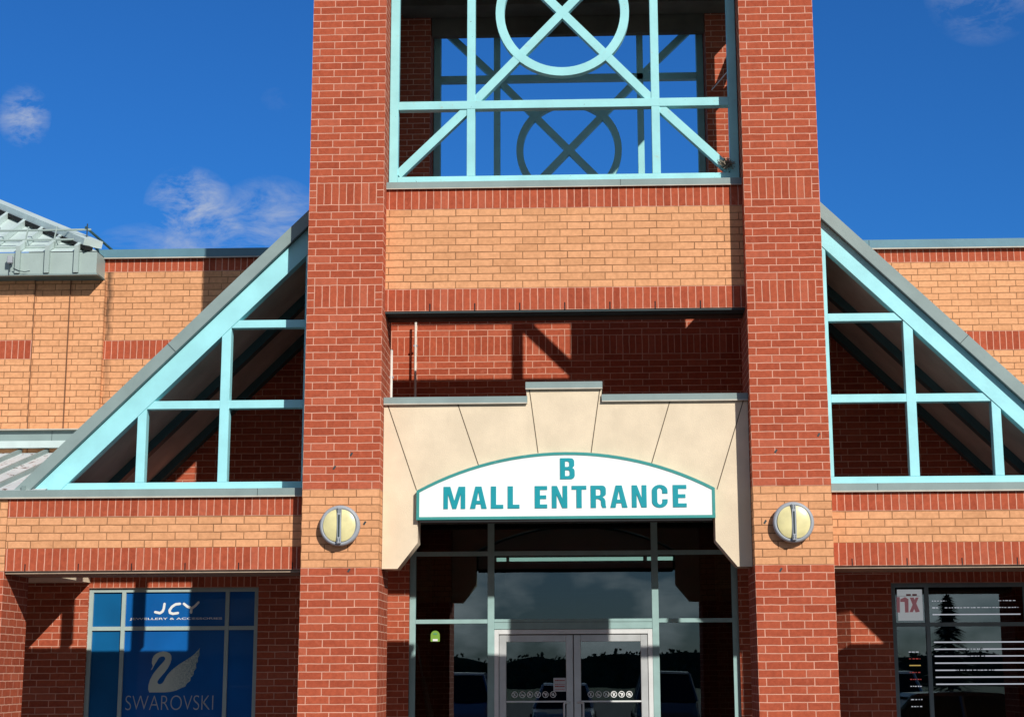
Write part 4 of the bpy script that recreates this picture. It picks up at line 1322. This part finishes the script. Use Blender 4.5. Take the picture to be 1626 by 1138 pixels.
wing(-1)
wing(1)

blk = thing('corner_block', 'buff brick corner block with soldier course under a pale hipped metal roof, upper left', 'building')
BY = 2.99
M_CAULK = simple('brown_sealant', (0.22, 0.11, 0.06), 0.9)
mb = MB()
for x0, x1, y, sol in ((-9.0, -6.29, BY - 0.02, True), (-6.29, -5.87, BY - 0.005, False), (-5.87, -5.465, BY, False)):
    if sol:
        for z0, z1, mt in ((3.6, 5.211, M_BUF), (5.211, 5.436, M_SOLD), (5.436, 6.15, M_BUF)):
            mb.box(x0, x1, y, WY + 3, z0, z1, mt, uo=(0.0, z0 if mt is M_SOLD else ZB), skip=('b' if z0 > 4 else '') + ('t' if z1 < 6 else ''))
    else:
        mb.box(x0, x1, y, WY + 3, 3.6, 6.15, M_BUF, uo=(0.02 * x0, ZB))
for xx in (-6.29, -5.87): mb.box(xx - 0.0025, xx + 0.0025, BY - 0.024, BY + 0.01, 4.36, 6.15, M_CAULK)
mb.build('brick_wall', blk)
# shop level recess wall at far left, bulkhead
mb = MB()
mb.box(-9.0, -6.41, 2.9, 3.3, 0, 3.6, M_RED, uo=(0, ZB))
mb.build('lower_wall', blk)
mb = MB()
mb.box(-9.0, -5.485, 0.955, WY - 0.005, 2.62, 3.29, M_STUC)
mb.build('stucco_bulkhead', blk)
mb = MB()
mb.box(5.485, 14.0, 0.955, WY - 0.005, 2.62, 3.29, M_STUC)
mb.build('stucco_bulkhead', mall)
mb = MB()
mb.box(-2.30, -2.22, PW, WY - .01, 3.3, 5.10, M_RED)  # closure walls added to keep the gap behind the pillars dark
mb.box(2.22, 2.30, PW, WY - .01, 4.25, 5.10, M_RED)
mb.box(2.20, 2.46, PW + .002, PW + 0.42, 6.41, 7.25, M_RED)  # unseen brick box added to block stray sun on the inner wall
mb.box(-2.46, -2.20, PW + .002, PW + 0.42, 6.41, 7.25, M_RED)  # mirror twin of the added sun-blocking box
mb.build('sun_block_wall', tower)
# roof
EX, EY, EZ = -5.492, 2.71, 6.17
EF = 6.425
P_ = 0.56
mb = MB()
mb.box(-9.6, EX, EY, EY + 0.03, EZ, EF, M_FASCIA)
mb.box(EX - 0.03, EX, EY + 0.03, 9.0, EZ, EF, M_FASCIA)
mb.build('fascia_panel', blk)
mb = MB()
mb.box(-9.6, EX + 0.015, EY - 0.015, EY + 0.04, EZ - 0.02, EZ, M_COP)
mb.box(-9.6, EX + 0.012, EY + 0.04, 9.0, EZ - 0.02, EZ, M_RAFT)
mb.build('eave_soffit', blk)
x = EX - 0.233
xs = []
while x > -9.5:
    mb = MB(); mb.box(x - 0.028, x + 0.028, EY - 0.04, EY, EZ + 0.005, EF + 0.02, M_FASCIA); mb.build('fascia_seam', blk)
    xs.append(x); x -= 0.345
RX = -9.6
T = 4.0
mb = MB()
mb.quad([(RX - T, EY, EF + .01), (EX, EY, EF + .01), (EX - T, EY + T, EF + .01 + P_ * T), (RX - T, EY + T, EF + .01 + P_ * T)], M_ROOFW)
mb.quad([(EX, EY, EF + .01), (EX, EY + 2 * T, EF + .01), (EX - T, EY + T, EF + .01 + P_ * T)], M_ROOFW)
mb.build('roof_slope', blk)
for x in xs:
    L_ = min(EX - x - 0.06, 3.9)
    if L_ < 0.02: continue
    mb = MB()
    mb.beam((x, EY - 0.03, EF + .005), (x, EY + L_, EF + 0.012 + P_ * L_), 0.045, 0.07, M_ROOFW, (0, -P_, 1))
    mb.build('roof_seam', blk)
mb = MB()
mb.beam((EX - 0.09, EY + 0.09, EF + .03 + .05), (EX - T, EY + T, EF + .03 + P_ * T), 0.24, 0.085, M_ROOFW, (0, 0, 1))
mb.build('hip_cap', blk)
mb = MB()
mb.beam((EX - 0.10, EY - 0.02, EF + .014), (EX - T - .1, EY + T - .02, EF + .014 + P_ * T), 0.10, 0.045, M_BLACK, (0, 0, 1))  # black bar standing in for the shade of the gap under the cap
mb.build('cap_gap_shade', blk)
seat(blk, (-7.4, 3.2, 3.6))

sg = thing('snow_guard', 'three-rail pipe snow guard along the eave of the pale hipped roof', 'snow guard')
mb = MB()
for i, (yy, hh) in enumerate(((0.18, 0.10), (0.24, 0.20), (0.14, 0.02))):
    mb.tube((-9.4, EY + yy, EF + P_ * yy + hh), (EX - 0.16 - 0.08 * (i == 2), EY + yy, EF + P_ * yy + hh), 0.013, M_FASCIA, n=8)
mb.build('pipe_rail', sg)
for x in xs[1:]:
    mb = MB()
    mb.beam((x, EY + .10, EF + .06), (x, EY + .26, EF + .42 - .04), 0.02, 0.012, M_FASCIA, (1, 0, 0))
    mb.box(x - .03, x + .03, EY + .10, EY + .16, EF + .07, EF + .16, M_FASCIA)
    mb.build('bracket', sg)
mb = MB()
for hh, ex in ((0.34, 0.18), (0.20, 0.12)):
    mb.tube((EX - 0.22, EY + .22, EF + hh + .02), (EX + 0.06, EY + 0.9, EF + hh - 0.22), 0.016, M_RAFT, n=8)
mb.tube((EX - 0.2, EY + .22, EF + .08), (EX - 0.2, EY + .22, EF + .40), 0.008, M_DARK, n=6)
mb.build('corner_rail', sg)
seat(sg, (-7.4, EY + .2, EF))
fl = thing('floodlight', 'small dark floodlight box with cable on the grey roof fascia at the left edge', 'floodlight')
mb = MB(); mb.box(-6.52, -6.46, EY - 0.10, EY - 0.036, 6.28, 6.37, M_LRING); mb.build('lamp_head', fl, bevel=0.008)
mb = MB(); mb.tube((-6.49, EY - .06, 6.28), (-6.49, EY - .06, 6.18), 0.006, M_DARK, n=6)
pts = [(-6.46, EY - .045, 6.23), (-6.38, EY - .045, 6.195), (-6.32, EY - .045, 6.185), (-6.26, EY - .045, 6.195)]
for a, b in zip(pts, pts[1:]): mb.tube(a, b, 0.005, M_DARK, n=6)
mb.build('cable', fl)
seat(fl, (-6.49, EY - .06, 6.18))

# ------------------------------------------------------------------ small things on the tower
def pipe(x, y, z0, z1, lab):
    t = thing('conduit_pipe', lab, 'pipe', group='thin white conduits in the tower')
    mb = MB(); mb.tube((x, y, z0), (x, y, z1), 0.014, M_PIPE, n=10); mb.build('pipe', t)
    mb = MB(); mb.box(x - .022, x + .022, y - .012, y + .02, z1 - .3, z1 - .28, M_LRING); mb.build('pipe_clip', t)
    seat(t, (x, y, z0))
pipe(-1.775, 2.93, 3.5, 5.60, 'thin white conduit on the red wall just right of the left front pillar')
pipe(-1.781, 0.69, 4.0, 4.84, 'thin white conduit tight against the inner side of the left front pillar')
nest = MB()
rr = random.Random(3)
for i in range(110):
    c = Vector((1.655, 0.335, 6.655)) + Vector((rr.uniform(-.05, .05), rr.uniform(-.06, .07), rr.uniform(-.035, .03)))
    d = Vector((rr.uniform(-1, 1), rr.uniform(-1, 1), rr.uniform(-.9, .9))).normalized() * rr.uniform(.03, .075)
    nest.tube(c - d, c + d, rr.uniform(.002, .004), M_TWIG, n=4)
o = nest.build('bird_nest'); tag(o, 'small scruffy bird nest of twigs in the lower right corner of the front lattice', 'nest')
mb = MB(); mb.tube((1.70, 2.5, 8.22), (1.77, 0.9, 7.88), 0.006, M_PIPE, n=6)
o = mb.build('wire'); tag(o, 'thin pale wire strung behind the right edge of the front lattice', 'wire')

# ------------------------------------------------------------------ car park: cars, trees, pole (seen in the glass)
def paint(name, c):
    m, nt, b = mat(name)
    b.inputs['Base Color'].default_value = c + (1,)
    b.inputs['Roughness'].default_value = 0.3
    b.inputs['Coat Weight'].default_value = 1.0
    return m
M_TYRE = simple('tyre', (0.02, 0.02, 0.02), 0.9)
M_CGL = simple('car_glass', (0.02, 0.022, 0.024), 0.15, spec=0.2)
M_HL = simple('headlight', (0.7, 0.7, 0.7), 0.2)
def car_body(mt, tall):
    """lofted body along x (length 4.6), hood, cabin, boot"""
    H0, H1 = (0.78, 1.42) if not tall else (0.98, 1.74)
    lower = [(-2.3, .45, .62), (-2.25, .30, H0 - .12), (-1.5, .24, H0 - .02), (-.9, .24, H0), (0, .24, H0 + .01), (1.2, .24, H0 + .02), (1.9, .26, H0 + .02), (2.25, .30, H0 - .05), (2.3, .45, .66)]
    mb = MB()
    rings = []
    for i, (x, zb, zt_) in enumerate(lower):
        w = 0.88 if 0 < i < len(lower) - 1 else 0.70
        if i in (1, len(lower) - 2): w = .82
        rings.append([(x, -w * .96, zb), (x, -w, (zb + zt_) / 2), (x, -w * .93, zt_), (x, w * .93, zt_), (x, w, (zb + zt_) / 2), (x, w * .96, zb)])
    for a, b in zip(rings, rings[1:]):
        for k in range(6): mb.quad([a[k], a[(k + 1) % 6], b[(k + 1) % 6], b[k]], mt)
    mb.quad(rings[0], mt); mb.quad(rings[-1][::-1], mt)
    xa, xb, xc, xd = (-.95, -.25, 1.15, 1.75) if not tall else (-1.0, -.45, 1.75, 2.15)
    cab = MB()
    lo = [(xa, .80), (xd, .80)]; 
    A = [(xa, -.80, H0), (xd, -.80, H0), (xd, .80, H0), (xa, .80, H0)]
    B = [(xb, -.62, H1 - .05), (xc, -.62, H1 - .05), (xc, .62, H1 - .05), (xb, .62, H1 - .05)]
    for k in range(4): cab.quad([A[k], A[(k + 1) % 4], B[(k + 1) % 4], B[k]], M_CGL)
    ro = MB()
    ro.prism([(xb, 0), (xc, 0)] and [(xb - .05, H1 - .06), (xc + .06, H1 - .06), (xc - .05, H1 - .01), ((xb + xc) / 2, H1 + .01), (xb + .12, H1 - .01)], -.62, .62, mt)
    for k, (p, q) in enumerate(zip(A, B)): ro.tube(p, q, 0.04, mt, n=6)
    ro.tube(((xa + xd) / 2, -.81, H0), ((xb + xc) / 2, -.63, H1 - .05), 0.035, mt, n=6)
    ro.tube(((xa + xd) / 2, .81, H0), ((xb + xc) / 2, .63, H1 - .05), 0.035, mt, n=6)
    return mb, cab, ro
def car(x, y, rz, c, tall, label):
    t = thing('parked_car', label, 'car', group='cars parked in front of the mall')
    mt = paint('car_paint', c)
    a, b, c_ = car_body(mt, tall)
    a.build('body', t, smooth=False); b.build('window_band', t); c_.build('roof', t)
    for sx in (-1.42, 1.42):
        for sy in (-.80, .80):
            w = MB(); w.tube((sx, sy - .1, .32), (sx, sy + .1, .32), .32, M_TYRE, n=20)
            wo = w.build('wheel', t)
            w = MB(); w.tube((sx, sy - .108, .32), (sx, sy + .108, .32), .20, M_ALU, n=16); w.build('rim', wo)
    for sy in (-.6, .6):
        w = MB(); w.box(-2.29, -2.24, sy - .16, sy + .16, .58, .70, M_HL); w.build('headlight', t)
    t.location = (x, y, -0.15); t.rotation_euler = (0, 0, rz)
cars = [(-9.1, -23.4, R(-90), (.35, .36, .38), False, 'silver saloon car parked behind the camera, third bay from the left'),
        (-3.4, -23.6, R(90), (.16, .20, .30), True, 'dark blue tall estate car parked opposite the entrance doors'),
        (-0.6, -23.5, R(-90), (.5, .5, .5), False, 'light grey saloon car parked opposite the entrance doors'),
        (2.2, -23.3, R(90), (.10, .10, .10), True, 'dark grey tall car parked opposite the right front pillar'),
        (5.0, -23.5, R(-90), (.28, .02, .02), False, 'dark red saloon car parked opposite the right shop window'),
        (7.8, -23.6, R(90), (.62, .62, .60), True, 'white tall car parked at the right of the far row'),
        (6.1, -3.75, R(180), (.05, .055, .06), False, 'charcoal saloon car parked close by the right shop window')]
for c in cars: car(*c)
M_FIR = simple('fir_needles', (0.05, 0.075, 0.045), 0.95, var=0.5, scale=3)
M_LEAF = simple('far_foliage', (0.05, 0.075, 0.035), 0.95, var=0.5, scale=0.4)
M_BARK = simple('bark', (0.10, 0.07, 0.05), 0.95)
def fir(x, y, h, lab):
    t = thing('fir_tree', lab, 'tree', group='fir trees across the car park')
    mb = MB(); mb.tube((0, 0, 0), (0, 0, h), .13, M_BARK, n=8, r2=.02); mb.build('trunk', t)
    rr = random.Random(int(h * 100))
    mb = MB()
    for i in range(900):
        k = rr.random() ** 0.8
        z = h * (0.12 + 0.86 * k)
        rad = h * .24 * (1 - k) ** .9 * rr.uniform(.35, 1.05) + .05
        a = rr.uniform(0, 6.283)
        c = Vector((rad * math.cos(a), rad * math.sin(a), z - rad * .25))
        d = Vector((math.cos(a), math.sin(a), -.3)) * rr.uniform(.18, .4)
        s = Vector((-math.sin(a), math.cos(a), rr.uniform(-.3, .3))) * rr.uniform(.06, .14)
        mb.quad([c - d, c + s, c + d, c - s], M_FIR)
    mb.build('crown', t)
    t.location = (x, y, -0.15)
fir(13.1, -58, 7.6, 'tallest dark fir tree across the car park')
fir(10.2, -60, 5.6, 'short dark fir tree left of the tallest one')
fir(16.6, -57, 5.2, 'short dark fir tree right of the tallest one')
# far belt of trees
mb = MB()
rr = random.Random(11)
for i in range(11000):
    x = rr.uniform(-170, 170); 
    top = 3.6 + 0.8 * mnoise.noise(Vector((x * .05, 0, 0))) + 0.8 * mnoise.noise(Vector((x * .23, 3, 0)))
    z = rr.uniform(0, max(1.0, top))
    c = Vector((x, -165 + rr.uniform(-8, 8), z)); r_ = rr.uniform(.15, .38)
    u = Vector((rr.uniform(-1, 1), rr.uniform(-1, 1), rr.uniform(-1, 1))).normalized() * r_
    w = u.orthogonal().normalized() * r_
    mb.quad([c - u, c + w, c + u, c - w], M_LEAF)
for i in range(-85, 85):
    def tp(k): return max(1.0, 3.3 + 0.8 * mnoise.noise(Vector((k * 2 * .05, 0, 0))) + 0.8 * mnoise.noise(Vector((k * 2 * .23, 3, 0))))
    a_, b_ = tp(i), tp(i + 1)
    mb.quad([(i * 2, -166, -.15), (i * 2 + 2, -166, -.15), (i * 2 + 2, -167, b_), (i * 2, -167, a_)], M_LEAF)
    mb.quad([(i * 2, -167, a_), (i * 2 + 2, -167, b_), (i * 2 + 2, -172, -.15), (i * 2, -172, -.15)], M_LEAF)
o = mb.build('far_treeline'); o['kind'] = 'stuff'; o['label'] = 'far dark belt of trees beyond the car park'; o['category'] = 'trees'
lp = thing('street_lamp', 'tall single-arm car park street lamp standing among the parked cars', 'street lamp')
mb = MB(); mb.tube((0, 0, 0), (0, 0, 8.0), .09, M_DARK, n=10, r2=.06); mb.build('pole', lp)
mb = MB(); mb.tube((0, 0, 7.9), (1.2, 0, 8.1), .04, M_DARK); mb.build('arm', lp)
mb = MB(); mb.box(.9, 1.6, -.16, .16, 8.02, 8.16, M_LRING); mb.build('lamp_head', lp)
lp.location = (9.3, -48, -0.15)
